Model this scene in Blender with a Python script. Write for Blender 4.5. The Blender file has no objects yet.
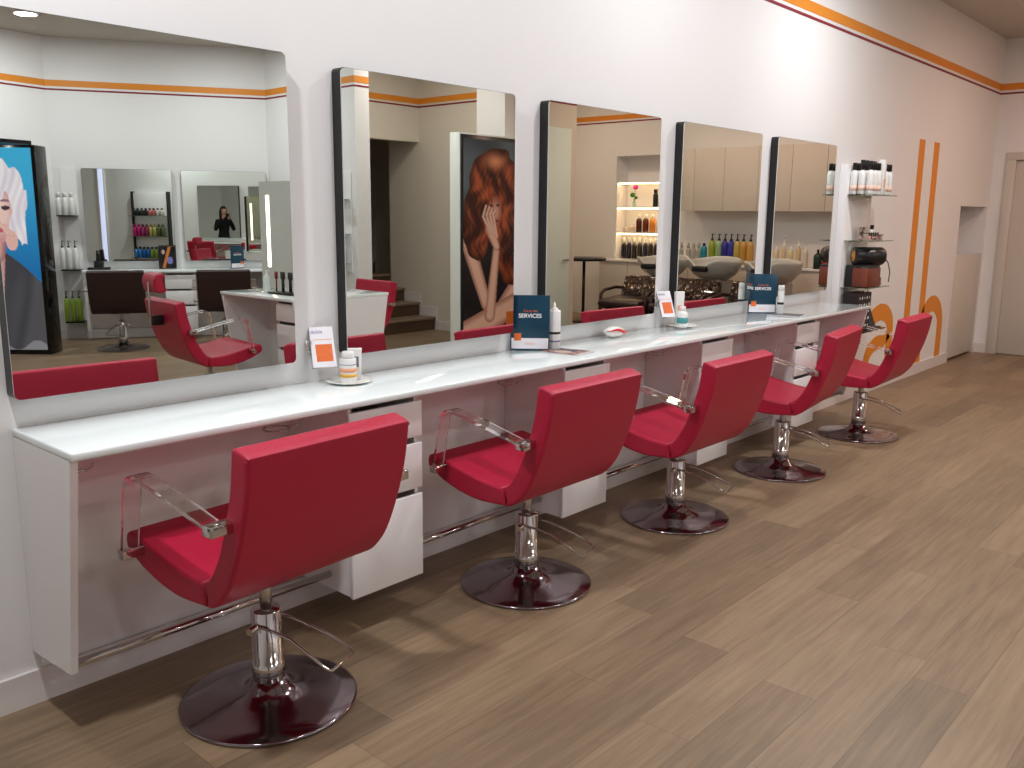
import bpy, bmesh, math, random
from mathutils import Vector, Matrix
random.seed(7)
SC = bpy.context.scene
COL = SC.collection
PI = math.pi

# ------------------------------------------------------------------ materials
def lin(c):
    return tuple(((v/255)/12.92 if v/255 <= .04045 else (((v/255)+.055)/1.055)**2.4) for v in c)
def mat(name, rgb, rough=.5, metal=0., noise=0., nscale=8., bump=0., bscale=200., coat=0., trans=0., ior=1.45, emit=None, estr=0., spec=.5, sheen=0., alpha=1.):
    m = bpy.data.materials.new(name); m.use_nodes = True
    nt = m.node_tree; b = nt.nodes['Principled BSDF']
    c = (*lin(rgb), 1)
    b.inputs['Base Color'].default_value = c
    b.inputs['Roughness'].default_value = rough
    b.inputs['Metallic'].default_value = metal
    b.inputs['IOR'].default_value = ior
    b.inputs['Coat Weight'].default_value = coat
    b.inputs['Coat Roughness'].default_value = .05
    b.inputs['Transmission Weight'].default_value = trans
    b.inputs['Specular IOR Level'].default_value = spec
    b.inputs['Sheen Weight'].default_value = sheen
    if emit: 
        b.inputs['Emission Color'].default_value = (*lin(emit), 1); b.inputs['Emission Strength'].default_value = estr
    tc = nt.nodes.new('ShaderNodeTexCoord')
    if noise:
        n = nt.nodes.new('ShaderNodeTexNoise'); n.inputs['Scale'].default_value = nscale; n.inputs['Detail'].default_value = 4
        nt.links.new(tc.outputs['Object'], n.inputs['Vector'])
        mx = nt.nodes.new('ShaderNodeMix'); mx.data_type = 'RGBA'
        mx.inputs['A'].default_value = tuple(min(1, v*(1+noise)) for v in c[:3])+(1,)
        mx.inputs['B'].default_value = tuple(v*(1-noise) for v in c[:3])+(1,)
        nt.links.new(n.outputs['Fac'], mx.inputs['Factor']); nt.links.new(mx.outputs['Result'], b.inputs['Base Color'])
    if bump:
        n2 = nt.nodes.new('ShaderNodeTexNoise'); n2.inputs['Scale'].default_value = bscale; n2.inputs['Detail'].default_value = 3
        nt.links.new(tc.outputs['Object'], n2.inputs['Vector'])
        bp = nt.nodes.new('ShaderNodeBump'); bp.inputs['Strength'].default_value = bump; bp.inputs['Distance'].default_value = .002
        nt.links.new(n2.outputs['Fac'], bp.inputs['Height']); nt.links.new(bp.outputs['Normal'], b.inputs['Normal'])
    return m
M = {}
M['wall'] = mat('white_paint', (230, 229, 229), .55, noise=.02, nscale=1.5, bump=.08, bscale=90)
M['wall_cream'] = mat('cream_paint', (214, 205, 192), .6, noise=.02, nscale=1.5, bump=.08, bscale=90)
M['ceil'] = mat('ceiling_paint', (196, 190, 180), .8, noise=.03, nscale=3)
M['trim'] = mat('trim_gloss_paint', (222, 216, 214), .3, noise=.01)
M['door'] = mat('door_paint', (205, 198, 188), .4, noise=.02)
M['frost'] = mat('pale_green_door_paint', (222, 236, 230), .35, noise=.02)
M['orange'] = mat('orange_paint', (222, 138, 38), .5, noise=.03)
M['maroon'] = mat('maroon_paint', (130, 28, 50), .5, noise=.03)
M['lam'] = mat('white_laminate', (240, 238, 239), .16, noise=.01, coat=.3)
M['lamtop'] = mat('white_glass_top', (240, 248, 248), .09, noise=.01, coat=.6)
M['lamdark'] = mat('grey_laminate', (190, 184, 180), .3, noise=.02)
M['red'] = mat('raspberry_leatherette', (176, 22, 57), .42, noise=.05, nscale=5, bump=.25, bscale=420, spec=.55)
M['brown'] = mat('dark_brown_leatherette', (46, 26, 24), .4, noise=.08, bump=.2, bscale=300)
M['chrome'] = mat('polished_chrome', (205, 200, 198), .07, 1., noise=.02, nscale=3)
M['basechrome'] = mat('smoked_chrome', (150, 140, 146), .12, 1., noise=.03, nscale=4)
M['steel'] = mat('brushed_steel', (190, 186, 180), .28, 1., noise=.05, nscale=30)
M['acrylic'] = mat('clear_acrylic', (250, 246, 247), .02, trans=1., ior=1.49, noise=.005)
M['glass'] = mat('shelf_glass', (205, 235, 225), .02, trans=1., ior=1.5, noise=.01)
M['mirror'] = mat('mirror_silver', (226, 231, 226), .0, 1., noise=.002)
M['black'] = mat('black_satin', (26, 25, 26), .35, noise=.05)
M['blackgloss'] = mat('black_gloss', (14, 13, 14), .12, noise=.05)
M['white'] = mat('white_plastic', (238, 238, 236), .3, noise=.01)
M['ceramic'] = mat('white_ceramic', (240, 240, 236), .12, noise=.01, coat=.5)
M['basin'] = mat('grey_ceramic', (192, 192, 186), .25, noise=.02, coat=.3)
M['paper'] = mat('white_card', (236, 234, 240), .5, noise=.01)
M['teal'] = mat('dark_teal_print', (18, 62, 84), .25, noise=.03)
M['orangeprint'] = mat('orange_print', (228, 112, 52), .45, noise=.25, nscale=90)
M['inkw'] = mat('white_ink', (245, 245, 245), .5, noise=.01)
M['inkg'] = mat('grey_ink', (120, 118, 150), .5, noise=.02)
M['inky'] = mat('yellow_ink', (226, 178, 60), .5, noise=.05)
M['inkred'] = mat('red_ink', (212, 44, 52), .4, noise=.05)
M['inkteal'] = mat('teal_ink', (70, 150, 148), .5, noise=.2, nscale=120)
M['peach'] = mat('peach_ink', (240, 170, 135), .5, noise=.2, nscale=100)
M['stepwood'] = mat('dark_stair_wood', (84, 62, 46), .4, noise=.2, nscale=12)
M['led'] = mat('warm_led', (255, 240, 210), .5, emit=(255, 236, 205), estr=7.)
M['ledniche'] = mat('niche_led', (255, 225, 180), .5, emit=(255, 214, 160), estr=24.)
M['diff'] = mat('lamp_diffuser', (255, 250, 240), .5, emit=(255, 248, 238), estr=9.)
M['bagbrown'] = mat('brown_leather', (120, 58, 40), .35, noise=.2, nscale=20)
M['tan'] = mat('tan_lining', (214, 150, 78), .5, noise=.15)
M['blush'] = mat('patterned_bag_cloth', (40, 30, 34), .5, noise=.5, nscale=60)
M['skin'] = mat('skin', (214, 160, 136), .5, noise=.04)
M['hair'] = mat('dark_brown_hair', (42, 26, 20), .45, noise=.3, nscale=60)
M['knit'] = mat('black_knit', (20, 19, 22), .85, noise=.15, nscale=80, bump=.4, bscale=300)
M['lips'] = mat('lips', (170, 80, 80), .4, noise=.05)
M['leafg'] = mat('green_leaf', (52, 110, 48), .5, noise=.2)
M['flower'] = mat('magenta_petals', (190, 40, 150), .5, noise=.15)
def colmat(name, rgb, rough=.25, trans=0.):
    if name not in M: M[name] = mat(name, rgb, rough, noise=.03, trans=trans)
    return M[name]
def trans_pink(): pass

# floor planks
def floor_mat():
    m = bpy.data.materials.new('oak_planks'); m.use_nodes = True; nt = m.node_tree; b = nt.nodes['Principled BSDF']
    L = nt.links.new; N = nt.nodes.new
    tc = N('ShaderNodeTexCoord'); sep = N('ShaderNodeSeparateXYZ'); L(tc.outputs['Object'], sep.inputs[0])
    def math_(op, a, bb=None, c=None):
        n = N('ShaderNodeMath'); n.operation = op
        for i, v in enumerate((a, bb, c)):
            if v is None: continue
            if isinstance(v, (int, float)): n.inputs[i].default_value = v
            else: L(v, n.inputs[i])
        return n.outputs[0]
    W, LN = .18, 1.31
    yy = math_('DIVIDE', math_('ADD', sep.outputs['Y'], 9.0), W)
    row = math_('FLOOR', yy)
    wn = N('ShaderNodeTexWhiteNoise'); wn.noise_dimensions = '1D'; L(row, wn.inputs['W'])
    xx = math_('ADD', math_('DIVIDE', sep.outputs['X'], LN), math_('MULTIPLY', wn.outputs['Value'], 7.0))
    col = math_('FLOOR', xx)
    cmb = N('ShaderNodeCombineXYZ'); L(row, cmb.inputs[0]); L(col, cmb.inputs[1])
    wn2 = N('ShaderNodeTexWhiteNoise'); wn2.noise_dimensions = '3D'; L(cmb.outputs[0], wn2.inputs['Vector'])
    # grain coords
    g = N('ShaderNodeCombineXYZ'); L(math_('MULTIPLY', sep.outputs['X'], 1.1), g.inputs[0]); L(math_('MULTIPLY', sep.outputs['Y'], 16.), g.inputs[1])
    L(math_('MULTIPLY', wn2.outputs['Value'], 37.), g.inputs[2])
    n1 = N('ShaderNodeTexNoise'); n1.inputs['Scale'].default_value = 2.3; n1.inputs['Detail'].default_value = 8; n1.inputs['Roughness'].default_value = .62; n1.inputs['Distortion'].default_value = .35; L(g.outputs[0], n1.inputs['Vector'])
    g2 = N('ShaderNodeCombineXYZ'); L(math_('MULTIPLY', sep.outputs['X'], 3.), g2.inputs[0]); L(math_('MULTIPLY', sep.outputs['Y'], 90.), g2.inputs[1]); L(math_('MULTIPLY', wn2.outputs['Value'], 11.), g2.inputs[2])
    n2 = N('ShaderNodeTexNoise'); n2.inputs['Scale'].default_value = 1.; n2.inputs['Detail'].default_value = 5; L(g2.outputs[0], n2.inputs['Vector'])
    n3 = N('ShaderNodeTexNoise'); n3.inputs['Scale'].default_value = 2.2; n3.inputs['Detail'].default_value = 3; L(tc.outputs['Object'], n3.inputs['Vector'])
    r = N('ShaderNodeValToRGB'); e = r.color_ramp.elements
    e[0].position = .22; e[0].color = (*lin((97, 81, 64)), 1); e[1].position = .8; e[1].color = (*lin((158, 134, 106)), 1)
    x = r.color_ramp.elements.new(.5); x.color = (*lin((130, 109, 85)), 1)
    f = math_('ADD', math_('MULTIPLY', n1.outputs['Fac'], .62), math_('ADD', math_('ADD', math_('MULTIPLY', wn2.outputs['Value'], .27), -.13), math_('ADD', math_('MULTIPLY', n2.outputs['Fac'], .26), math_('MULTIPLY', n3.outputs['Fac'], .16))))
    L(f, r.inputs['Fac'])
    # seams
    fy = math_('FRACT', yy); fx = math_('FRACT', xx)
    sy = math_('LESS_THAN', math_('MINIMUM', fy, math_('SUBTRACT', 1., fy)), .008)
    sx = math_('LESS_THAN', math_('MINIMUM', fx, math_('SUBTRACT', 1., fx)), .0012)
    s = math_('MAXIMUM', sy, sx)
    mx = N('ShaderNodeMix'); mx.data_type = 'RGBA'; L(math_('MULTIPLY', s, .35), mx.inputs['Factor']); L(r.outputs['Color'], mx.inputs['A']); mx.inputs['B'].default_value = (*lin((70, 52, 40)), 1)
    L(mx.outputs['Result'], b.inputs['Base Color'])
    b.inputs['Roughness'].default_value = .42
    L(math_('ADD', math_('MULTIPLY', n2.outputs['Fac'], .16), .36), b.inputs['Roughness'])
    bp = N('ShaderNodeBump'); bp.inputs['Strength'].default_value = .12; bp.inputs['Distance'].default_value = .002; L(n2.outputs['Fac'], bp.inputs['Height']); L(bp.outputs['Normal'], b.inputs['Normal'])
    return m
M['floor'] = floor_mat()
def sequin_mat():
    m = bpy.data.materials.new('glittering_brown_cover'); m.use_nodes = True; nt = m.node_tree; b = nt.nodes['Principled BSDF']; L = nt.links.new
    tc = nt.nodes.new('ShaderNodeTexCoord'); v = nt.nodes.new('ShaderNodeTexVoronoi'); v.inputs['Scale'].default_value = 22; L(tc.outputs['Object'], v.inputs['Vector'])
    g = nt.nodes.new('ShaderNodeNewGeometry')
    a = nt.nodes.new('ShaderNodeVectorMath'); a.operation = 'SUBTRACT'; L(v.outputs['Color'], a.inputs[0]); a.inputs[1].default_value = (.5, .5, .5)
    k = nt.nodes.new('ShaderNodeVectorMath'); k.operation = 'SCALE'; L(a.outputs[0], k.inputs[0]); k.inputs['Scale'].default_value = 1.1
    d = nt.nodes.new('ShaderNodeVectorMath'); d.operation = 'ADD'; L(g.outputs['Normal'], d.inputs[0]); L(k.outputs[0], d.inputs[1])
    n = nt.nodes.new('ShaderNodeVectorMath'); n.operation = 'NORMALIZE'; L(d.outputs[0], n.inputs[0]); L(n.outputs[0], b.inputs['Normal'])
    nz = nt.nodes.new('ShaderNodeTexNoise'); nz.inputs['Scale'].default_value = 34; nz.inputs['Detail'].default_value = 3; L(tc.outputs['Object'], nz.inputs['Vector'])
    cr_ = nt.nodes.new('ShaderNodeValToRGB'); cr_.color_ramp.elements[0].position = .635; cr_.color_ramp.elements[0].color = (*lin((66, 46, 40)), 1)
    cr_.color_ramp.elements[1].position = .655; cr_.color_ramp.elements[1].color = (*lin((246, 226, 190)), 1); L(nz.outputs['Fac'], cr_.inputs['Fac']); L(cr_.outputs['Color'], b.inputs['Base Color'])
    b.inputs['Roughness'].default_value = .16; b.inputs['Metallic'].default_value = .45; b.inputs['Coat Weight'].default_value = .6
    return m
M['sequin'] = sequin_mat()
def vcol_mat(name, rough=.3, emis=0.):
    m = bpy.data.materials.new(name); m.use_nodes = True; nt = m.node_tree; b = nt.nodes['Principled BSDF']
    a = nt.nodes.new('ShaderNodeVertexColor'); a.layer_name = 'print'
    nt.links.new(a.outputs['Color'], b.inputs['Base Color']); b.inputs['Roughness'].default_value = rough
    if emis:
        nt.links.new(a.outputs['Color'], b.inputs['Emission Color']); b.inputs['Emission Strength'].default_value = emis
    return m
M['print'] = vcol_mat('printed_photo', .25)
M['backlit'] = vcol_mat('backlit_print', .2, .55)

# ------------------------------------------------------------------ mesh helpers
class MB:
    def __init__(s): s.bm = bmesh.new(); s.mats = []
    def mi(s, m):
        if m not in s.mats: s.mats.append(m)
        return s.mats.index(m)
    def _new(s, fn, m=None, smooth=None):
        before = set(s.bm.faces)
        r = fn()
        i = s.mi(m) if m else 0
        for f in s.bm.faces:
            if f not in before:
                f.material_index = i
                if smooth is not None: f.smooth = smooth
        return r
    def box(s, x0, x1, y0, y1, z0, z1, bev=0., seg=2, m=None, mtx=None):
        if x0 > x1: x0, x1 = x1, x0
        if y0 > y1: y0, y1 = y1, y0
        if z0 > z1: z0, z1 = z1, z0
        def fn():
            r = bmesh.ops.create_cube(s.bm, size=1.)
            vs = r['verts']
            for v in vs:
                v.co = Vector(((x0+x1)/2+v.co.x*(x1-x0), (y0+y1)/2+v.co.y*(y1-y0), (z0+z1)/2+v.co.z*(z1-z0)))
            if bev:
                es = list({e for v in vs for e in v.link_edges})
                rr = bmesh.ops.bevel(s.bm, geom=es, offset=bev, segments=seg, profile=.5, affect='EDGES')
                vs = [v for v in s.bm.verts if v in set(vs)] if False else list({v for f in rr['faces'] for v in f.verts})
            if mtx: bmesh.ops.transform(s.bm, matrix=mtx, verts=[v for v in vs if v.is_valid])
        s._new(fn, m, bool(bev)); return s
    def cyl(s, p, q, r, r2=None, n=20, m=None, caps=True):
        p = Vector(p); q = Vector(q); d = q-p; r2 = r if r2 is None else r2
        a = d.normalized().orthogonal().normalized(); b = d.normalized().cross(a)
        def fn():
            A = [s.bm.verts.new(p+(a*math.cos(t)+b*math.sin(t))*r) for t in [2*PI*k/n for k in range(n)]]
            B = [s.bm.verts.new(q+(a*math.cos(t)+b*math.sin(t))*r2) for t in [2*PI*k/n for k in range(n)]]
            for k in range(n):
                f = s.bm.faces.new((A[k], A[(k+1) % n], B[(k+1) % n], B[k])); f.smooth = True
            if caps: s.bm.faces.new(A[::-1]); s.bm.faces.new(B)
        s._new(fn, m); return s
    def tube(s, pts, r, n=10, m=None, closed=False):
        pts = [Vector(p) for p in pts]; N = len(pts)
        def fn():
            rings = []; prev = None
            for i, p in enumerate(pts):
                if closed: d = pts[(i+1) % N]-pts[i-1]
                else: d = pts[min(i+1, N-1)]-pts[max(i-1, 0)]
                d.normalize()
                a = d.orthogonal().normalized() if prev is None else (prev-d*prev.dot(d)).normalized()
                prev = a; b = d.cross(a)
                rr = r[i] if isinstance(r, (list, tuple)) else r
                rings.append([s.bm.verts.new(p+(a*math.cos(2*PI*k/n)+b*math.sin(2*PI*k/n))*rr) for k in range(n)])
            for i in range(N if closed else N-1):
                A = rings[i]; B = rings[(i+1) % N]
                for k in range(n):
                    f = s.bm.faces.new((A[k], A[(k+1) % n], B[(k+1) % n], B[k])); f.smooth = True
            if not closed: s.bm.faces.new(rings[0][::-1]); s.bm.faces.new(rings[-1])
        s._new(fn, m); return s
    def lathe(s, prof, c=(0, 0, 0), n=32, m=None, sx=1., sy=1.):
        def fn():
            rings = []
            for r, z in prof:
                if r < 1e-6: rings.append([s.bm.verts.new((c[0], c[1], c[2]+z))])
                else: rings.append([s.bm.verts.new((c[0]+r*sx*math.cos(2*PI*k/n), c[1]+r*sy*math.sin(2*PI*k/n), c[2]+z)) for k in range(n)])
            for A, B in zip(rings[:-1], rings[1:]):
                for k in range(n):
                    a0, a1 = A[k % len(A)], A[(k+1) % len(A)]; b0, b1 = B[k % len(B)], B[(k+1) % len(B)]
                    vs = []
                    for v in (a0, a1, b1, b0):
                        if v not in vs: vs.append(v)
                    if len(vs) > 2:
                        f = s.bm.faces.new(vs); f.smooth = True
            if len(rings[0]) > 1: s.bm.faces.new(rings[0][::-1])
            if len(rings[-1]) > 1: s.bm.faces.new(rings[-1])
        s._new(fn, m); return s
    def prism(s, poly, axis, a, b, bev=0., seg=3, m=None, smooth=False):
        """poly: 2D points in the plane perpendicular to axis (0: (y,z), 1: (x,z), 2: (x,y)), extruded from a to b"""
        def P(u, v, w):
            return (w, u, v) if axis == 0 else ((u, w, v) if axis == 1 else (u, v, w))
        def fn():
            A = [s.bm.verts.new(P(u, v, a)) for u, v in poly]; B = [s.bm.verts.new(P(u, v, b)) for u, v in poly]
            n = len(poly)
            fa = s.bm.faces.new(A); fb = s.bm.faces.new(B[::-1])
            for k in range(n): s.bm.faces.new((A[k], A[k-1], B[k-1], B[k]))
            if bev:
                es = list(fa.edges)+list(fb.edges)
                bmesh.ops.bevel(s.bm, geom=es, offset=bev, segments=seg, profile=.5, affect='EDGES')
        s._new(fn, m, smooth); return s
    def sphere(s, c, r, sc=(1, 1, 1), m=None, u=20, v=12):
        def fn():
            r_ = bmesh.ops.create_uvsphere(s.bm, u_segments=u, v_segments=v, radius=r)
            for w in r_['verts']: w.co = Vector(c)+Vector((w.co.x*sc[0], w.co.y*sc[1], w.co.z*sc[2]))
        s._new(fn, m, True); return s
    def build(s, name, m, parent=None, loc=None, rz=0., fixn=True, autos=False):
        if fixn: bmesh.ops.recalc_face_normals(s.bm, faces=s.bm.faces)
        me = bpy.data.meshes.new(name); s.bm.to_mesh(me); s.bm.free()
        ms = s.mats or [m]
        for q in ms: me.materials.append(q)
        o = bpy.data.objects.new(name, me); COL.objects.link(o)
        if parent: o.parent = parent
        if loc: o.location = loc
        o.rotation_euler.z = rz
        if autos:
            md = o.modifiers.new('en', 'WEIGHTED_NORMAL')
        return o
def tag(o, label=None, cat=None, group=None, kind=None):
    if label: o['label'] = label
    if cat: o['category'] = cat
    if group: o['group'] = group
    if kind: o['kind'] = kind
    return o
def thing(name, label, cat, loc=(0, 0, 0), rz=0., group=None):
    o = bpy.data.objects.new(name, None); COL.objects.link(o); o.location = loc; o.rotation_euler = (0, 0, rz); o.empty_display_size = .1
    return tag(o, label, cat, group)
def children(o): return [c for c in bpy.data.objects if c.parent == o]
def copy_tree(o, parent=None):
    c = o.copy(); COL.objects.link(c); c.parent = parent
    for ch in children(o):
        if ch is not c: copy_tree(ch, c)
    return c
def struct(mb, name, m, parent=None):
    o = mb.build(name, m, parent)
    if not parent: o['kind'] = 'structure'
    return o
def textmesh(body, size, m, name, parent, loc, rot, extr=.0006, bold=False, sx=1.):
    cu = bpy.data.curves.new(name, 'FONT'); cu.body = body; cu.size = size; cu.extrude = extr; cu.align_x = 'CENTER'; cu.align_y = 'CENTER'
    if bold: cu.offset = size*.02
    t = bpy.data.objects.new(name+'_c', cu); COL.objects.link(t)
    dg = bpy.context.evaluated_depsgraph_get(); me = bpy.data.meshes.new_from_object(t.evaluated_get(dg))
    bpy.data.objects.remove(t); bpy.data.curves.remove(cu)
    me.materials.clear(); me.materials.append(m)
    o = bpy.data.objects.new(name, me); COL.objects.link(o); o.parent = parent; o.location = loc; o.rotation_euler = rot; o.scale = (sx, 1, 1)
    return o

# ------------------------------------------------------------------ the room
XE = 11.2; H = 3.43
struct(MB().box(-3, 12, -9.6, .5, -.1, 0), 'floor', M['floor'])
struct(MB().box(-3, 12, -9.6, .5, H, H+.1), 'ceiling', M['ceil'])
wl = struct(MB().box(-2.6, 10.14, 0, .3, 0, H).box(10.14, 11.12, .28, .4, 0, 1.64).box(10.14, 11.12, 0, .4, 1.64, H).box(11.12, XE+.2, 0, .3, 0, H), 'wall_left', M['wall'])
we = struct(MB().box(XE, XE+.2, -.2, .3, 0, H).box(XE, XE+.2, -1.06, -.2, 2.2, H).box(XE, XE+.2, -4.35, -1.06, 0, H)
            .box(XE, XE+.3, -6.3, -5.21, 0, H).box(XE, XE+.3, -5.21, -4.35, 0, .84).box(XE, XE+.3, -5.21, -4.35, 2.37, H)
            .box(XE+.28, XE+.3, -5.21, -4.35, .84, 2.37), 'wall_end', M['wall'])
wk = struct(MB().box(-2.8, -2.6, -9.5, .3, 0, H), 'wall_back', M['wall'])
PB0 = Vector((4.37, -8.32)); PB1 = Vector((6.45, -7.07)); dB = (PB1-PB0).normalized(); nB = Vector((-dB.y, dB.x))
angB = math.atan2(dB.y, dB.x)
def wpoly(p, q, t, z0, z1, mb):
    p = Vector(p); q = Vector(q); d = (q-p).normalized(); n = Vector((d.y, -d.x))
    mb.prism([tuple(p), tuple(q), tuple(q+n*t), tuple(p+n*t)], 2, z0, z1); return mb
wr1 = struct(wpoly((-2.8, -6.75), PB0, .15, 0, H, MB()), 'wall_right', M['wall'])
wr2 = struct(wpoly(PB0, PB1, .15, 0, H, MB()), 'wall_opposite', M['wall'])
wr3 = struct(MB().prism([(6.44, -7.08), (6.36, -5.27), (6.56, -5.27), (6.66, -7.2)], 2, 0, H), 'wall_partition', M['wall'])
wr4 = struct(MB().box(6.6, 8.15, -6.35, -6.2, 2.42, H).box(6.56, 6.95, -6.35, -6.2, 0, 2.42), 'wall_alcove', M['wall_cream'])
wr5 = struct(MB().prism([(8.151, -4.45), (9.22, -4.45), (9.22, -6.3), (8.35, -6.3), (8.35, -6.8), (8.15, -6.8)], 2, 0, H), 'wall_pillar', M['wall_cream'])
struct(MB().box(7.93, 8.15, -4.95, -4.5, 0, H), 'wall_column', M['wall'])
struct(MB().box(9.22, XE+.2, -6.35, -6.2, 0, H), 'wall_wash', M['wall_cream'])
struct(MB().box(6.6, 9.6, -8.7, -8.6, 0, H).box(6.7, 6.8, -8.6, -6.35, 0, H).box(9.4, 9.5, -8.6, -6.3, 0, H), 'wall_corridor', M['wall_cream'])
# painted stripes along the walls
def stripe(parent, p, q, name='painted_stripe'):
    p = Vector(p); q = Vector(q); d = (q-p).normalized(); n = Vector((-d.y, d.x))
    for z0, z1, m in ((2.893, 2.963, M['orange']), (2.85, 2.869, M['maroon'])):
        mb = MB(); mb.prism([tuple(p), tuple(q), tuple(q+n*.003), tuple(p+n*.003)], 2, z0, z1); o = mb.build(name, m, parent)
        o['label'] = 'orange painted band' if m is M['orange'] else 'thin maroon painted band'
stripe(wl, (XE, 0), (-2.6, 0)); stripe(we, (XE, -4.9), (XE, 0)); stripe(we, (XE, -6.2), (XE, -4.9))
stripe(wr1, (-2.8, -6.75), PB0); stripe(wr2, PB0, PB1); stripe(wr3, (6.44, -7.08), (6.36, -5.27)); stripe(wr3, (6.36, -5.27), (6.56, -5.27))
stripe(wr4, (6.6, -6.2), (8.15, -6.2)); stripe(wr5, (8.15, -6.2), (8.15, -4.45)); stripe(wr5, (8.3, -4.45), (9.22, -4.45))
for o in children(wr5)[:2]: pass
# stripe on wall_pillar's left face must sit on its -x side
# letters painted on the left wall
def strip2d(pts, w):
    """outline of a constant/variable-width brush stroke through pts (x,z)"""
    L_, R_ = [], []
    for i, p in enumerate(pts):
        a = Vector(pts[max(i-1, 0)]); b = Vector(pts[min(i+1, len(pts)-1)]); d = (b-a).normalized(); n = Vector((-d.y, d.x))
        ww = w[i] if isinstance(w, (list, tuple)) else w
        L_.append(Vector(p)+n*ww/2); R_.append(Vector(p)-n*ww/2)
    return L_, R_
def paintstroke(pts, w, parent, m, name, y=-.003):
    L_, R_ = strip2d(pts, w); bm = bmesh.new()
    A = [bm.verts.new((v.x, y, v.y)) for v in L_]; B = [bm.verts.new((v.x, y, v.y)) for v in R_]
    A2 = [bm.verts.new((v.x, 0, v.y)) for v in L_]; B2 = [bm.verts.new((v.x, 0, v.y)) for v in R_]
    for i in range(len(A)-1):
        bm.faces.new((A[i], A[i+1], B[i+1], B[i])); bm.faces.new((A[i], A2[i], A2[i+1], A[i+1])); bm.faces.new((B[i], B[i+1], B2[i+1], B2[i]))
    bm.faces.new((A[0], B[0], B2[0], A2[0])); bm.faces.new((A[-1], A2[-1], B2[-1], B[-1]))
    mb = MB(); mb.bm.free(); mb.bm = bm; return mb.build(name, m, parent)
def arc(cx, cz, rx, rz, a0, a1, n=24):
    return [(cx+rx*math.cos(math.radians(a0+(a1-a0)*k/n)), cz+rz*math.sin(math.radians(a0+(a1-a0)*k/n))) for k in range(n+1)]
paintstroke([(8.76, 2.215), (8.76, .109)], .155, wl, M['orange'], 'painted_letter')
paintstroke([(9.18, 2.215), (9.18, .109)], .155, wl, M['orange'], 'painted_letter')
paintstroke([(9.18, .35)]+arc(9.50, .42, .30, .25, 165, 0)+[(9.80, .109)], [.12]+[.16]*25+[.165], wl, M['orange'], 'painted_letter')
paintstroke(arc(8.06, .52, .27, .17, 170, 0)+[(8.33, .109)], .15, wl, M['orange'], 'painted_letter')
paintstroke([(8.33, .46)]+arc(8.06, .26, .27, .16, 70, 300), [.04]+[.13]*25, wl, M['orange'], 'painted_letter')
# baseboards
def bb(name, p, q, h=.108):
    p = Vector(p); q = Vector(q); d = (q-p).normalized(); n = Vector((-d.y, d.x))
    mb = MB(); mb.prism([tuple(p), tuple(q), tuple(q+n*.014), tuple(p+n*.014)], 2, 0, h); struct(mb, name, M['trim'])
bb('baseboard_left', (10.14, 0), (-2.6, 0)); bb('baseboard_end', (XE, -.14), (XE, 0)); bb('baseboard_right', (-2.8, -6.75), PB0); bb('baseboard_opposite', PB0, PB1)
bb('baseboard_partition', (6.44, -7.08), (6.36, -5.27)); bb('baseboard_pillar', (9.22, -4.45-.0), (9.22, -6.2)) if False else None
bb('baseboard_corner', (XE, 0), (11.12, 0))
struct(MB().prism([(-5.27, 0), (-5.27, .12), (-5.88, .12), (-5.88, .30), (-6.2, .30), (-6.2, .47), (-6.8, .47), (-6.8, 0)], 0, 8.136, 8.15), 'trim_1', M['trim'])
# white panel in the niche (cover)
nc = MB().box(10.16, 11.10, -.004, .03, .03, 1.13, .004).build('niche_panel', M['door']); nc['kind'] = 'structure'; nc.name = 'trim_2'
# end door
d1 = bpy.data.objects.new('door_1', None); COL.objects.link(d1); d1.location = (XE, -.63, 0); d1['kind'] = 'structure'
MB().box(.02, .06, -.40, .40, .005, 2.14, .003).build('door_leaf', M['door'], d1)
MB().box(-.02, .1, .40, .50, 0, 2.1449, .003).box(-.02, .1, -.50, -.40, 0, 2.1449, .003).box(-.021, .1, -.50, .50, 2.145, 2.23, .003).build('door_frame', M['door'], d1)
MB().cyl((.02, -.34, 1.02), (-.04, -.34, 1.02), .012).box(-.05, -.035, -.35, -.22, 1.01, 1.03, .004).build('door_handle', M['steel'], d1)
# pale door on the pillar wall
d2 = bpy.data.objects.new('door_2', None); COL.objects.link(d2); d2.location = (8.65, -4.45, 0); d2['kind'] = 'structure'
MB().box(-.42, .44, 0, .03, .01, 2.56, .003).build('door_leaf', M['frost'], d2)
MB().cyl((.38, .03, .95), (.38, .07, .95), .012).box(.26, .39, .06, .075, .94, .96, .004).build('door_handle', M['steel'], d2)

# ------------------------------------------------------------------ main counter
HC = .875; CX0, CX1 = .933, 6.645; CW = .417; P = 1.1995
ct = thing('styling_counter', 'long white wall counter with a glossy glass top running under the five mirrors', 'counter', ((CX0+CX1)/2, 0, 0))
ox = (CX0+CX1)/2
MB().box(CX0-ox, CX1-ox, -CW, -.001, HC-.024, HC, .005, 2).build('countertop', M['lamtop'], ct)
for x in (CX0+.001, CX1-.023):
    MB().prism([(-.001, .851), (-.40, .851), (-.278, .19), (-.001, .168)], 0, x-ox, x-ox+.022, .001, 1).build('end_panel', M['lam'], ct)
MB().box(CX0-ox+.022, CX1-ox-.022, -.018, -.001, .125, .85).build('back_panel', M['lam'], ct)
CABX = [1.870+i*P for i in range(4)]; CBW = .339
edges = [CX0+.022]+sum([[c, c+CBW] for c in CABX], [])+[CX1-.023]
for i in range(5):
    a, b = edges[2*i]-ox, edges[2*i+1]-ox
    MB().tube([(a-.002, -.25, .205), (b+.002, -.25, .205)], .013, 14).build('foot_rail', M['chrome'], ct)
wo = ['first', 'second', 'third', 'fourth', 'fifth', 'sixth', 'seventh', 'eighth', 'ninth', 'tenth', 'eleventh', 'twelfth']
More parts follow.
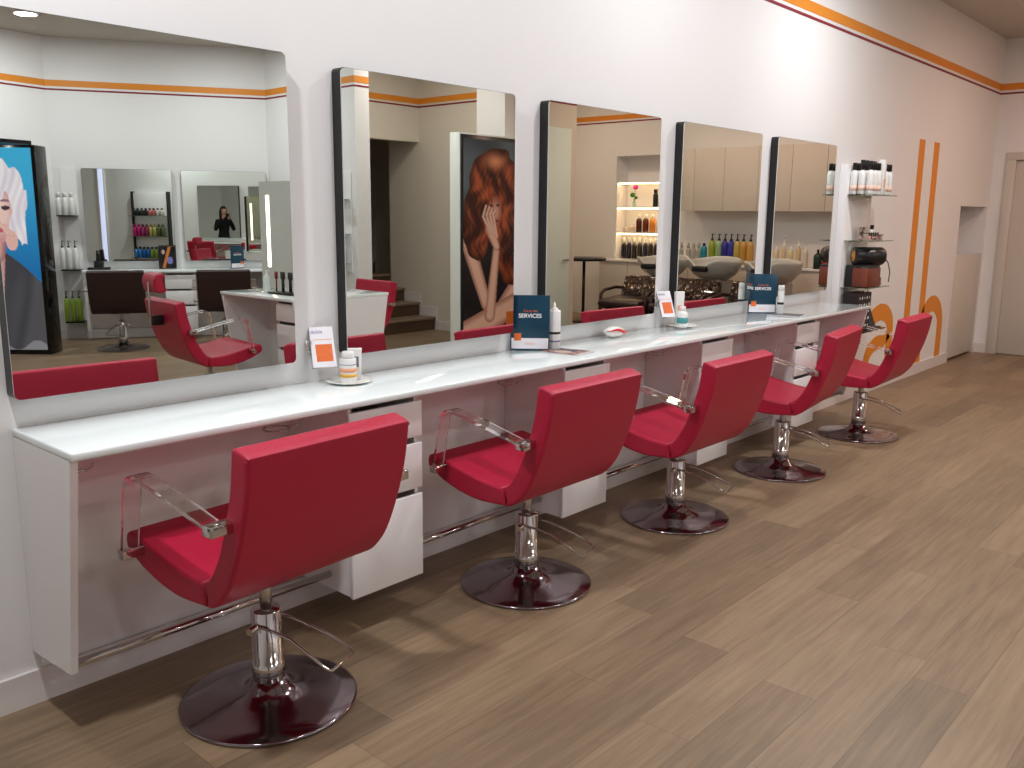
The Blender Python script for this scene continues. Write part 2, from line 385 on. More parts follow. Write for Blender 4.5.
def make_cabinet():
    t = thing('drawer_cabinet', '', 'cabinet', (CABX[0], 0, 0))
    zb, zt = .144, .849
    mb = MB().box(.010, .024, -.37, -.02, zb, zt).box(CBW-.024, CBW-.010, -.37, -.02, zb, zt).box(.024, CBW-.024, -.37, -.02, zb, zb+.014).box(.024, CBW-.024, -.034, -.02, zb+.014, zt).box(.024, CBW-.024, -.30, -.034, .475, .485)
    mb.build('body', M['lam'], t)
    for z0, z1 in ((.144, .469), (.492, .667), (.691, .826)):
        d = MB().box(0, CBW, -.389, -.371, z0, z1, .0025, 2).build('drawer_front', M['lam'], t); d.name = 'drawer'
        MB().box(.03, CBW-.03, -.36, -.05, z0+.02, z0+.028).box(.03, .036, -.36, -.05, z0+.028, z1-.05).box(CBW-.036, CBW-.03, -.36, -.05, z0+.028, z1-.05).build('drawer_tray', M['lamdark'], d)
    return t
cab0 = make_cabinet()
cabl = ['white three-drawer cabinet under the counter between the nearest and second red chairs', 'white three-drawer cabinet under the counter between the second and third red chairs',
        'white three-drawer cabinet under the counter between the third and fourth red chairs', 'white three-drawer cabinet under the counter between the fourth and farthest red chairs']
for i in range(4):
    c = cab0 if i == 0 else copy_tree(cab0)
    c.location.x = CABX[i]; c['label'] = cabl[i]; c['group'] = 'drawer cabinets under the wall counter'
# dryer holder rings under the counter
def make_ring():
    t = thing('dryer_holder', '', 'dryer holder', (0, 0, 0))
    MB().tube([(.045*math.cos(a), .045*math.sin(a), 0) for a in [2*PI*k/28 for k in range(28)]], .0035, 8, closed=True).build('ring', M['chrome'], t)
    MB().tube([(-.02, .04, 0), (-.02, .04, .07), (-.02, .04, .081)], .003, 8).build('bracket', M['chrome'], t)
    MB().tube([(.045, 0, 0), (.10, .0, 0), (.112, 0, .006), (.115, 0, .081)], .003, 8).build('bracket', M['chrome'], t)
    return t
ring0 = make_ring()
for i in range(4):
    c = ring0 if i == 0 else copy_tree(ring0)
    c.location = (CABX[i]-.16, -.19, .77); c['group'] = 'chrome dryer holders under the counter'
    c['label'] = ['chrome ring holder hanging under the counter beside the nearest drawer cabinet', 'chrome ring holder hanging under the counter behind the second red chair',
                  'chrome ring holder hanging under the counter behind the third red chair', 'chrome ring holder hanging under the counter behind the fourth red chair'][i]
hk = MB(); hk.tube([(0, 0, 0), (.05, 0, 0), (.066, 0, .006), (.07, 0, .018)], .003, 8).tube([(0, 0, 0), (0, 0, .0)], .001, 4) if False else hk.tube([(0, 0, 0), (.05, 0, 0), (.066, 0, .006), (.07, 0, .018)], .003, 8)
tag(hk.build('bag_hook', M['chrome'], loc=(CX0+.021, -.33, .80)), 'small chrome hook inside the near end panel of the counter', 'hook')

# ------------------------------------------------------------------ mirrors
MZ0, MZ1, MW, MX0 = .9665, 2.0318, .9643, .9311
def rrect(w, h, r, n=6):
    pts = []
    for cx, cz, a in ((w-r, r, -90), (w-r, h-r, 0), (r, h-r, 90), (r, r, 180)):
        for k in range(n+1):
            t = math.radians(a+90*k/n); pts.append((cx+r*math.cos(t), cz+r*math.sin(t)))
    return pts
def make_mirror(w=MW, h=MZ1-MZ0, t=.052):
    o = thing('wall_mirror', '', 'mirror', (0, 0, 0))
    MB().prism(rrect(w, h, .018), 1, -.001, -t).build('backing', M['black'], o)
    MB().prism(rrect(w-.002, h-.002, .018), 1, -t-.0001, -t-.0052).build('mirror_glass', M['mirror'], o)
    return o
mir0 = make_mirror()
ml = ['frameless wall mirror nearest the camera, reflecting the blonde portrait display', 'second frameless wall mirror from the camera, reflecting stairs and a redhead poster',
      'middle frameless wall mirror, reflecting the lit product niche', 'fourth frameless wall mirror, reflecting the coloured pump bottles', 'farthest frameless wall mirror, beside the glass product shelves']
for i in range(5):
    c = mir0 if i == 0 else copy_tree(mir0)
    c.location = (MX0+i*P, 0, MZ0); c.scale.z = 1.016 if i == 0 else 1.; c['label'] = ml[i]; c['group'] = 'wall mirrors above the long counter'

# ------------------------------------------------------------------ salon chair (local: origin at base, +Y is the front)
def smooth_poly(pts, it=2):
    for _ in range(it):
        q = []
        for i in range(len(pts)):
            a = Vector(pts[i]); b = Vector(pts[(i+1) % len(pts)])
            q += [tuple(a*.75+b*.25), tuple(a*.25+b*.75)]
        pts = q
    return pts
HW = .283
def cr(pts, n=6):
    """points sampled on a Catmull-Rom curve through pts"""
    P_ = [Vector(p) for p in pts]; P_ = [P_[0]*2-P_[1]]+P_+[P_[-1]*2-P_[-2]]; out = []
    for i in range(1, len(P_)-2):
        a, b, c_, d = P_[i-1:i+3]
        for k in range(n):
            t = k/n; out.append(tuple(.5*((2*b)+(c_-a)*t+(2*a-5*b+4*c_-d)*t*t+(3*b-a-3*c_+d)*t**3)))
    return out+[tuple(P_[-2])]
def cushion(poly, name, m, parent, hw=HW, r=.012, nseg=4):
    """poly (y,z) outline swept across x, its two rims rounded by radius r"""
    pts = []
    for p in poly:
        if not pts or (Vector(p)-Vector(pts[-1])).length > .0015: pts.append(p)
    if (Vector(pts[0])-Vector(pts[-1])).length < .0015: pts.pop()
    V_ = [Vector(p) for p in pts]; N = len(V_)
    ar = sum(V_[k].x*V_[(k+1) % N].y-V_[(k+1) % N].x*V_[k].y for k in range(N)); sg = 1 if ar > 0 else -1
    nr = []
    for k in range(N):
        a = (V_[k]-V_[k-1]).normalized(); b = (V_[(k+1) % N]-V_[k]).normalized()
        na = Vector((-a.y, a.x))*sg; nb = Vector((-b.y, b.x))*sg; q = (na+nb).normalized(); nr.append(q/max(.55, q.dot(na)))
    bm = bmesh.new(); rings = []
    for side in (-1, 1):
        for t in (range(nseg, -1, -1) if side < 0 else range(nseg+1)):
            th_ = PI/2*t/nseg; x = side*(hw-r+r*math.sin(th_)); d = r*(1-math.cos(th_))
            rings.append([bm.verts.new((x, (V_[k]+nr[k]*d).x, (V_[k]+nr[k]*d).y)) for k in range(N)])
    for A, B in zip(rings[:-1], rings[1:]):
        for k in range(N):
            f = bm.faces.new((A[k], A[(k+1) % N], B[(k+1) % N], B[k])); f.smooth = True
    caps = [bm.faces.new(rings[0][::-1]), bm.faces.new(rings[-1])]
    bmesh.ops.triangulate(bm, faces=caps, ngon_method='EAR_CLIP')
    bm.normal_update()
    for e in bm.edges:
        if len(e.link_faces) == 2 and e.calc_face_angle(0) > .8: e.smooth = False
    mb = MB(); mb.bm.free(); mb.bm = bm
    o = mb.build(name, m, parent)
    o.modifiers.new('wn', 'WEIGHTED_NORMAL')
    return o
def make_chair(m, label=None, name='salon_chair', headrest=False, lever=True, dz=0.):
    t = thing(name, label, 'salon chair')
    # base
    MB().lathe([(.262, 0), (.270, .003), (.271, .009), (.264, .012), (.20, .017), (.13, .026), (.09, .038), (.066, .055), (.053, .078), (.0, .078)], n=72).build('base', M['basechrome'], t)
    MB().lathe([(.050, .078), (.050, .135), (.0465, .137), (.0465, .302), (.043, .308), (.0, .308)], n=40).build('column', M['chrome'], t)
    MB().cyl((0, 0, .305), (0, 0, .422+dz), .019, n=24).build('lift_rod', M['steel'], t)
    if lever:
        # hydraulic lever loop, behind the column
        rot = Matrix.Rotation(math.radians(17), 4, 'Z')
        lp = [(-.05, 0, .268), (-.052, -.06, .262), (-.052, -.125, .248), (-.062, -.19, .222), (-.068, -.262, .186), (-.060, -.272, .182), (.060, -.272, .182), (.068, -.262, .186), (.062, -.19, .222), (.052, -.125, .248), (.052, -.06, .262), (.05, 0, .268)]
        lp = [rot @ Vector(p) for p in lp]
        MB().tube(lp, .0048, 10).build('foot_lever', M['chrome'], t)
        MB().cyl(rot @ Vector((-.085, 0, .262)), rot @ Vector((.062, 0, .268)), .011, n=16).build('lever_pivot', M['chrome'], t)
    seat = cr([(.262, .502), (.284, .515), (.291, .540), (.284, .564), (.262, .573)], 4)+cr([(.20, .562), (.08, .535), (-.02, .517), (-.118, .510)], 6)+cr([(-.132, .443), (0, .434), (.10, .445), (.20, .473)], 6)
    back = cr([(-.119, .508), (-.150, .535), (-.192, .600), (-.232, .70), (-.262, .80), (-.278, .905), (-.286, .918), (-.300, .922)], 5)+cr([(-.335, .912), (-.350, .904), (-.353, .892), (-.337, .785), (-.303, .665), (-.252, .545), (-.200, .478), (-.160, .450), (-.133, .442)], 5)
    z = lambda pl: [(a, b+dz) for a, b in pl]
    cushion(z(seat), 'seat', m, t); cushion(z(back), 'backrest', m, t)
    # seat support plate
    MB().box(-.09, .09, -.09, .09, .418+dz, .436+dz, .004).build('support_plate', M['steel'], t)
    for s in (-1, 1):
        x0, x1 = s*(HW+.012), s*(HW+.062)
        # flat acrylic strip: upright, rounded bend, arm
        path = cr([(.192, .535), (.176, .62), (.160, .70), (.150, .745), (.130, .772), (.095, .780), (.0, .765), (-.12, .741), (-.25, .712)], 4)
        path = [(a, b+dz) for a, b in path]
        th = .013; bm = bmesh.new(); rings = []
        for i, p in enumerate(path):
            a = Vector(path[max(i-1, 0)]); b = Vector(path[min(i+1, len(path)-1)]); d = (b-a).normalized(); n = Vector((-d.y, d.x))
            o1 = Vector(p)+n*th/2; o2 = Vector(p)-n*th/2
            rings.append([bm.verts.new(v) for v in ((x0, o1.x, o1.y), (x1, o1.x, o1.y), (x1, o2.x, o2.y), (x0, o2.x, o2.y))])
        for A, B in zip(rings[:-1], rings[1:]):
            for k in range(4): f = bm.faces.new((A[k], A[(k+1) % 4], B[(k+1) % 4], B[k]))
        bm.faces.new(rings[0][::-1]); bm.faces.new(rings[-1])
        es = [e for e in bm.edges if len(e.link_faces) == 2 and e.calc_face_angle(0) > 1.2]
        bmesh.ops.bevel(bm, geom=es, offset=.0025, segments=2, affect='EDGES')
        mb = MB(); mb.bm.free(); mb.bm = bm
        arm = mb.build('armrest', M['acrylic'], t)
        xa, xb = sorted((s*(HW-.01), s*(HW+.066)))
        MB().box(xa, xb, -.278, -.236, .694+dz, .724+dz, .003).build('rear_bracket', M['chrome'], arm)
        MB().box(xa, xb, .175, .209, .520+dz, .548+dz, .003).build('front_bracket', M['chrome'], arm)
    if headrest:
        hr = cushion([(a, b) for a, b in [(-.33, .99), (-.345, 1.02), (-.35, 1.07), (-.34, 1.10), (-.36, 1.115), (-.41, 1.10), (-.425, 1.06), (-.415, .99), (-.39, .975), (-.36, .975)]], 'headrest', m, t, .115)
        MB().box(-.012, .012, -.425, -.415, .74, 1.05, .002).build('headrest_bar', M['steel'], t); MB().box(-.035, .035, -.414, -.338, .74, .81, .004).build('bar_clamp', M['black'], t)
    return t
red_pos = [(1.430, -.520, 3.0), (2.665, -.520, 0.3), (3.805, -.535, -.5), (4.990, -.545, 7.5), (6.235, -.545, 2.5)]
rl = ['red salon chair nearest the camera, in front of the first wall mirror', 'red salon chair in front of the second wall mirror and the open booklet',
      'red salon chair in front of the middle wall mirror, third in the row', 'red salon chair in front of the fourth wall mirror, between third and farthest chairs', 'farthest red salon chair of the row, before the painted orange letters']
chair0 = make_chair(M['red'])
shell_dz = [0, -.012, -.055, -.038, -.055]
def lower_shell(root, dz):
    for ch in children(root):
        if ch.name.split('.')[0] in ('seat', 'backrest', 'armrest', 'support_plate', 'lift_rod', 'headrest', 'headrest_bar', 'bar_clamp'): ch.location.z += dz
for i, (x, y, a) in enumerate(red_pos):
    c = chair0 if i == 0 else copy_tree(chair0)
    lower_shell(c, shell_dz[i])
    c.location = (x, y, 0); c.rotation_euler.z = math.radians(a); c['label'] = rl[i]; c['group'] = 'red salon chairs along the wall counter'
c = copy_tree(chair0); c.location = (5.33, -4.12, 0); c.rotation_euler.z = PI/2+.05; lower_shell(c, -.05); tag(c, 'red salon chair behind the white island, seen in the second mirror', 'salon chair')
hc = make_chair(M['red'], 'red salon chair with a headrest facing the white island, seen in the first mirror', headrest=True); hc.location = (3.45, -3.42, 0); hc.rotation_euler.z = -PI/2+.10; lower_shell(hc, -.035)
bc = make_chair(M['brown'], 'dark brown salon chair at the angled counter under its left-hand mirror', dz=-.04)
def BP(s, off, z=0): p = PB0+dB*s+nB*off; return (p.x, p.y, z)
bc.location = BP(.74, .98); bc.rotation_euler.z = angB+PI
c = copy_tree(bc); c.location = BP(1.84, .98); c['label'] = 'dark brown salon chair at the angled counter, partly hidden by the white island'
for o in (bc, c): o['group'] = 'brown salon chairs at the angled counter'

# ------------------------------------------------------------------ bottles and small goods
def bottle(name, label, cat, loc, r, h, m, cap='round', mc=None, capr=.5, caph=.2, group=None, band=None, sy=1., rz=0., neck=True):
    t = thing(name, label, cat, loc, rz, group)
    hb = h*(1-caph)
    if neck: prof = [(r*.9, 0), (r, .004), (r, hb*.80), (r*.93, hb*.87), (r*.65, hb*.95), (r*.42, hb)]
    else: prof = [(r*.95, 0), (r, .003), (r, hb-.004), (r*.96, hb)]
    MB().lathe(prof+[(0, hb)], n=24, sy=sy).build('body', m, t)
    mc = mc or M['white']
    if cap == 'pump':
        MB().lathe([(r*.45, hb-.002), (r*.45, hb+h*.05), (r*.2, hb+h*.06), (r*.14, h*.97), (r*.28, h*.972), (r*.28, h), (0, h)], n=16).tube([(0, 0, h*.985), (r*.9, 0, h*.98), (r*1.0, 0, h*.955)], r*.1, 8).build('pump', mc, t)
    elif cap == 'cone':
        MB().lathe([(r*.62, hb-.002), (r*.62, hb+h*.03), (r*.2, h*.9), (r*.1, h), (0, h)], n=16).build('nozzle', mc, t)
    elif cap == 'spray':
        MB().lathe([(r*.5, hb-.002), (r*.5, hb+h*.04), (r*.22, hb+h*.05), (r*.22, h*.93), (0, h*.93)], n=16).box(-r*.9, r*.5, -r*.3, r*.3, h*.93, h, .002).build('spray_head', mc, t)
    else:
        MB().lathe([(r*capr, hb-.002), (r*capr, h-.004), (r*capr*.9, h), (0, h)], n=20).build('cap', mc, t)
    if band:
        for (f0, f1, bm_) in band:
            MB().lathe([(r*1.012, hb*f0), (r*1.012, hb*f1)], n=24, sy=sy).build('label_band', bm_, t)
    return t

# plates
def plate(loc, r, label):
    t = MB().lathe([(0, .002), (r*.55, .001), (r*.6, 0), (r, .009), (r*.99, .012), (r*.62, .004), (0, .004)], n=48).build('saucer', M['ceramic'], loc=loc)
    return tag(t, label, 'saucer')
plate((2.08, -.125, HC+.0005), .088, 'round white saucer under the yellow-labelled bottle near the first mirror')
bottle('product_bottle', 'white round bottle with a yellow label band on the nearest saucer', 'bottle', (2.065, -.14, HC+.0045), .031, .118, M['white'], capr=.75, caph=.22, band=[(.25, .38, M['inky']), (.45, .62, M['peach']), (.75, .78, M['inkg'])], neck=False)
t = thing('product_tube', 'white squeeze tube standing behind the yellow-labelled bottle', 'tube', (2.125, -.105, HC+.0045), -.7)
MB().prism([(-.022, 0), (.022, 0), (.027, .12), (-.027, .12)], 1, -.012, .012, .004, 2).build('body', M['white'], t)
MB().box(-.006, .006, .0125, .0135, .05, .055).box(-.015, .015, -.0135, -.0125, .05, .09).build('print_mark', M['inkg'], t)
plate((4.53, -.10, HC+.0005), .088, 'round white saucer under the teal-marked bottle near the fourth mirror')
bottle('product_bottle', 'small white bottle with a teal mark on the farther saucer', 'bottle', (4.47, -.135, HC+.0045), .031, .12, M['white'], capr=.55, caph=.2, band=[(.25, .6, M['inkteal'])])
t = thing('product_tube', 'tall white tube standing behind the teal-marked bottle', 'tube', (4.51, -.085, HC+.0045), -.5)
MB().prism([(-.024, 0), (.024, 0), (.028, .20), (-.028, .20)], 1, -.013, .013, .004, 2).build('body', M['white'], t)
MB().box(-.016, .016, -.0145, -.0135, .09, .12).build('print_mark', M['peach'], t)
bottle('styling_bottle', 'white styling bottle with cone nozzle behind the nearer teal services sign', 'bottle', (3.30, -.135, HC+.0005), .030, .225, M['white'], cap='cone', mc=M['white'], caph=.17, band=[(.40, .46, M['black']), (.2, .24, M['inkg'])], neck=False)
bottle('styling_bottle', 'white slim bottle with a black dot beside the farther teal services sign', 'bottle', (5.60, -.20, HC+.0005), .021, .19, M['white'], capr=.96, caph=.2, neck=False, band=[(.42, .52, M['black'])])
# teal services signs: local frame: x along the sign, -y is the printed front
def make_sign():
    t = thing('services_sign', '', 'sign')
    W, Hh = .185, .262
    MB().box(-W/2, W/2, -.004, .004, 0, Hh, .001).build('frame', M['teal'], t)
    MB().box(-W/2+.006, W/2-.006, -.0052, -.0041, .010, .060).build('white_panel', M['paper'], t)
    MB().box(-W/2+.018, -W/2+.052, -.0060, -.0045, .048, .083).build('orange_square', M['orangeprint'], t)
    MB().box(-W/2+.01, W/2-.01, .05, .054, 0, .005).prism([(.004, .2), (.05, 0), (.054, 0), (.006, .205)], 0, -.03, .03).build('easel_back', M['teal'], t)
    textmesh('SERVICES', .0265, M['inkw'], 'lettering', t, (0, -.0045, .165), (PI/2, 0, 0), bold=True)
    textmesh('Carte des', .017, M['orangeprint'], 'lettering', t, (0.002, -.0045, .189), (PI/2, 0, 0))
    mb = MB()
    for k in range(6): mb.tube([(-.02+.008*k+.0032*math.cos(a), -.0056, .034+.004*math.sin(a)*(1.4 if k % 3 == 0 else 1)) for a in [2*PI*j/12 for j in range(12)]], .0007, 5, closed=True)
    mb.build('print_mark', M['peach'], t)
    return t
s0 = make_sign(); s0.location = (3.18, -.085, HC+.0005); s0.rotation_euler.z = math.radians(-50)
s0['label'] = 'dark teal services sign on the counter between the second and middle mirrors'
s1 = copy_tree(s0); s1.location = (5.535, -.10, HC+.0005); s1.rotation_euler.z = math.radians(-48); s1['label'] = 'dark teal services sign on the counter in front of the farthest mirror'
for s in (s0, s1): s['group'] = 'teal services signs on the wall counter'
# booklets
def vgrid(name, W, Hh, nu, nv, fn, m, parent, mtx=None, loc=None, rot=None, edge=.001):
    """flat printed sheet: x 0..W, z 0..Hh, facing -y"""
    me = bpy.data.meshes.new(name)
    V = [(W*i/nu, 0, Hh*j/nv) for j in range(nv+1) for i in range(nu+1)]
    F = [(j*(nu+1)+i, j*(nu+1)+i+1, (j+1)*(nu+1)+i+1, (j+1)*(nu+1)+i) for j in range(nv) for i in range(nu)]
    me.from_pydata(V, [], F); me.materials.append(m)
    ca = me.color_attributes.new('print', 'FLOAT_COLOR', 'POINT')
    for k, (x, y, z) in enumerate(V):
        c = lin(fn(x/W, z/Hh)); ca.data[k].color = (*c, 1)
    o = bpy.data.objects.new(name, me); COL.objects.link(o); o.parent = parent
    if loc: o.location = loc
    if rot: o.rotation_euler = rot
    sd = o.modifiers.new('th', 'SOLIDIFY'); sd.thickness = edge; sd.offset = 1
    return o
def mixc(a, b, t):
    t = max(0, min(1, t)); return tuple(x*(1-t)+y*t for x, y in zip(a, b))
def n2(x, y, s=1): return .5+.5*math.sin(x*12.9*s+math.sin(y*9.3*s)*2.1+math.cos((x+y)*17.7*s)*1.3)
def cover_fn(u, v):
    c = mixc((190, 150, 140), (110, 80, 78), n2(u, v, 1.3))
    if .55 < u < .9 and v > .35: c = mixc(c, (40, 55, 85), .8)
    if v < .12: c = (215, 205, 205)
    if (u-.35)**2+(v-.55)**2 < .04: c = mixc((228, 190, 172), c, .2)
    return c
def cover_fn2(u, v):
    c = mixc((96, 100, 108), (52, 54, 62), n2(u, v, 1.1))
    if u < .1 or v > .9: c = (36, 38, 44)
    return c
def booklet(loc, rz, label, w=.16, h=.21, fn=None):
    t = thing('booklet', label, 'magazine', loc, rz)
    MB().box(0, w, 0, h, 0, .004, .0008).build('pages', M['paper'], t)
    o = vgrid('cover', w, h, 24, 30, fn or cover_fn, M['print'], t, edge=.0006); o.rotation_euler = (-PI/2, 0, 0); o.location = (0, h, .0046) if False else (0, 0, .0046)
    o.rotation_euler = (-PI/2, 0, 0); o.scale = (1, 1, 1)
    # sheet lies flat, print side up
    o.rotation_euler = (PI/2, 0, 0); o.scale = (1, 1, 1)
    o.data.transform(Matrix.Rotation(-PI/2, 4, 'X')); o.rotation_euler = (0, 0, 0)
    return t
def flat_sheet_fix(o):
    pass
booklet((3.20, -.36, HC+.0005), math.radians(8), 'glossy booklet lying flat on the counter beside the nearer services sign')
booklet((5.50, -.38, HC+.0005), math.radians(10), 'grey booklet lying flat on the counter beside the farther services sign', fn=cover_fn2)
# wavy dish
t = thing('trinket_dish', 'small white bowl with a red wavy band, alone on the counter under the middle mirror', 'bowl', (3.865, -.085, HC+.0005))
MB().lathe([(.03, 0), (.055, .012), (.072, .038), (.066, .040), (.048, .018), (0, .010)], n=40, sy=.7).build('bowl', M['ceramic'], t)
mb = MB(); mb.tube([(-.072+.144*k/24, -.055*math.sqrt(max(0, 1-(-1+2*k/24)**2))*.9-.004, .036+.010*math.sin(k/24*2*PI)) for k in range(25)], [.002+.006*math.sin(PI*k/24) for k in range(25)], 8).build('wavy_band', M['inkred'], t)
MB().sphere((0, 0, .034), .062, (1, .66, .38)).build('lid', M['ceramic'], t)
# wall leaflet holders (lean out at the bottom)
def leaflet(loc, label):
    t = thing('leaflet_holder', label, 'leaflet holder', loc)
    w, h = .088, .160
    e = MB(); e.box(-w/2-.003, w/2+.003, -.006, 0, -.003, h+.003, .001)
    o = e.build('holder', M['acrylic'], t); o.rotation_euler = (math.radians(-27), 0, math.radians(-25)); o.location = (.01, -.078, 0)
    p = MB().box(-w/2, w/2, -.0095, -.0065, 0, h).build('leaflet', M['paper'], t); p.rotation_euler = o.rotation_euler; p.location = o.location
    MB().box(-.028, .034, -.0102, -.0096, .022, .090).build('orange_panel', M['orangeprint'], p)
    textmesh('dulcis', .02, M['inkg'], 'lettering', p, (-.018, -.0098, .140), (PI/2, 0, 0))
    mb = MB(); mb.box(-.030, .036, -.0099, -.0096, .108, .111).build('print_line', M['peach'], p)
    MB().box(-.02, .02, -.03, -.001, .06, .1, .002).build('mount', M['acrylic'], t)
    return t
leaflet((1.995, 0, .935), 'white leaflet with an orange panel mounted on the wall between first and second mirrors')
leaflet((4.40, 0, .935), 'white leaflet with an orange panel mounted on the wall between third and fourth mirrors')

# ------------------------------------------------------------------ glass shelf display at the far end of the counter
sx0, sx1 = 6.92, 7.46
t = thing('wall_shelf_display', 'white wall display with four glass shelves beside the farthest mirror', 'shelf', (sx0, 0, 0))
MB().box(0, sx1-sx0, -.06, -.001, .5, 1.905, .002).build('backboard', M['lam'], t)
SHZ = [1.685, 1.335, .972, .63]
for z in SHZ:
    sh = MB().box(.03, .55, -.255, -.061, z-.008, z, .001).build('glass_shelf', M['glass'] if z > .7 else M['blackgloss'], t)
    MB().cyl((.12, -.061, z-.012), (.12, -.085, z-.012), .008).cyl((.46, -.061, z-.012), (.46, -.085, z-.012), .008).build('shelf_clip', M['chrome'], sh)
k = 0
wd = {0: 'back', 1: 'middle', 2: 'front'}
for r in range(3):
    for i in range(6):
        x = sx0+.065+i*.079; y = -.088-r*.062
        if r == 2 and i == 3:
            t = thing('product_carton', 'tall white carton among the spray bottles, front row of the top shelf', 'carton', (x, y, SHZ[0]+.0008))
            MB().box(-.026, .026, -.022, .022, 0, .265, .002).build('carton', M['white'], t); MB().box(-.015, .015, -.0228, -.022, .06, .12).build('print_mark', M['peach'], t)
            continue
        bottle('spray_bottle', f'white spray bottle with black cap, {wo[i]} from the mirror, {wd[r]} row', 'bottle', (x, y, SHZ[0]+.0008), .0265, .235+.03*(r == 0)*(i > 1), M['white'], mc=M['black'], capr=.62, caph=.22, band=[(.14, .36, mat('faint_peach_ink', (240, 206, 188), .5, noise=.1, nscale=80) if 'faint_peach_ink' not in bpy.data.materials else bpy.data.materials['faint_peach_ink'])], group='white spray bottles on the top glass shelf')
t = thing('polish_rack', 'clear acrylic nail polish rack on the second glass shelf', 'rack', (sx0+.33, -.15, SHZ[1]+.0008))
MB().box(-.11, .11, -.06, .06, 0, .006, .001).box(-.11, .11, .05, .056, .006, .10, .001).box(-.11, .11, -.01, .05, .05, .056, .001).box(-.11, .11, -.06, -.055, .006, .04, .001).build('rack', M['acrylic'], t)
MB().box(-.112, .112, -.064, -.0605, .036, .044, .001).build('dark_edge', M['black'], t)
for i in range(5):
    bottle('nail_polish', f'tiny nail polish bottle, {wo[i]} along the acrylic rack', 'bottle', (sx0+.24+.045*i, -.175, SHZ[1]+.0078), .011, .052, colmat('polish%d' % (i % 3), [(210, 170, 160), (150, 60, 70), (90, 70, 90)][i % 3]), mc=M['black'], capr=.6, caph=.5, group='nail polish bottles in the acrylic rack')
for i in range(3):
    bottle('nail_polish', f'black-capped polish bottle on the rack\'s upper ledge, {wo[i]} from its wall end', 'bottle', (sx0+.385+.022*i, -.13, SHZ[1]+.0578), .010, .06, M['white'], mc=M['black'], capr=.7, caph=.55, group='polish bottles on the rack ledge')
t = thing('vanity_case', 'brown-fronted leather vanity case with black sides on the third shelf', 'case', (sx0+.20, -.16, SHZ[2]+.0008))
MB().box(-.12, .12, -.092, .092, 0, .170, .006).build('body', M['black'], t)
MB().box(-.115, .125, -.096, -.0921, .006, .150, .0015).box(-.124, -.1201, -.093, .03, .006, .150, .0015).build('front_panel', M['bagbrown'], t)
t = thing('roll_handbag', 'black cylindrical handbag with tan lining lying on the vanity case', 'bag', (sx0+.20, -.198, SHZ[2]+.2425), math.radians(-46))
MB().tube([(-.12, 0, 0), (-.115, 0, 0), (.10, 0, 0), (.12, 0, 0)], [.06, .07, .07, .055], 28).build('body', M['black'], t)
MB().lathe([(.044, 0), (.044, .006), (0, .006)], n=24, sy=.8).build('lining', M['tan'], t, loc=(-.120, 0, 0)).rotation_euler = (0, -PI/2, 0)
MB().tube([(.115, -.01, .0), (.15, -.02, -.05), (.17, -.02, -.12), (.165, -.02, -.20)], .004, 8).build('strap', M['black'], t)
MB().box(-.02, .02, -.073, -.069, .03, .045, .001).build('clasp', M['steel'], t)
bottle('perfume_bottle', 'tiny dark bottle at the end of the third shelf beside the vanity case', 'bottle', (sx0+.50, -.19, SHZ[2]+.0008), .014, .062, colmat('rose', (150, 90, 90)), mc=M['black'], capr=.8, caph=.45)
t = thing('patterned_bag', 'black and red patterned gift bag below the third shelf beside the counter end', 'bag', (sx0+.16, -.15, SHZ[3]+.0008))
MB().prism([(-.13, 0), (.13, 0), (.14, .30), (-.14, .30)], 1, -.06, .06, .003, 1).build('body', M['blush'], t)
mb = MB()
for i in range(5):
    for j in range(5):
        a = (i+j*.5) % 5; mb.sphere((-.10+.05*i, -.0605, .04+.055*j), .009+.004*((i+j) % 2), (1, .1, 1), u=10, v=6)
mb.build('printed_dots', M['paper'], t)
MB().tube([(-.05, -.06, .29), (-.04, -.065, .33), (.04, -.065, .33), (.05, -.06, .29)], .003, 6).build('handle', M['maroon'], t)
t = thing('tablet_stand', 'black display stand leaning on the lowest shelf beside the counter end', 'stand', (sx0+.44, -.17, SHZ[3]+.0008))
MB().box(-.07, .07, -.06, .06, 0, .012, .002).prism([(-.02, .012), (.0, .012), (.045, .14), (.03, .145)], 0, -.06, .06, .002, 1).build('body', M['black'], t)

# ------------------------------------------------------------------ angled counter opposite (seen in the first mirror)
t = thing('angled_counter', 'white counter on the angled opposite wall, seen in the first mirror', 'counter', BP(1.29, 0), angB)
MB().box(-1.00, 1.04, .001, .42, .80, .83, .004).build('countertop', M['lamtop'], t)
MB().prism([(.001, .80), (.40, .80), (.30, .12), (.001, .12)], 0, -1.0, -.97).build('end_panel', M['lam'], t)
MB().prism([(.001, .80), (.40, .80), (.30, .12), (.001, .12)], 0, 1.01, 1.04).build('end_panel', M['lam'], t)
MB().box(-.97, 1.01, .015, .03, .12, .80).build('back_panel', M['lamdark'], t)
t = thing('drawer_cabinet', 'white drawer cabinet under the angled opposite counter, seen in the first mirror', 'cabinet', BP(1.17, 0), angB)
MB().box(.01, .335, .03, .37, .12, .798).build('body', M['lam'], t)
for z0, z1 in ((.125, .40), (.42, .585), (.605, .77)):
    d = MB().box(0, .345, .372, .39, z0, z1, .002).build('drawer', M['lam'], t); MB().box(.02, .325, .388, .3905, z1-.001, z1+.016).build('painted_gap_shade', M['black'], d)  # solid black strip paints the shade between the drawer fronts
for i, s in enumerate((.31, 1.40)):
    o = make_mirror(.98, 1.07, .045); o.location = BP(s+.98, 0, .92); o.rotation_euler.z = angB+PI
    tag(o, ['frameless mirror on the angled opposite wall, beside the product shelves', 'frameless mirror on the angled opposite wall, showing the photographer'][i], 'mirror', group='mirrors on the angled opposite wall')
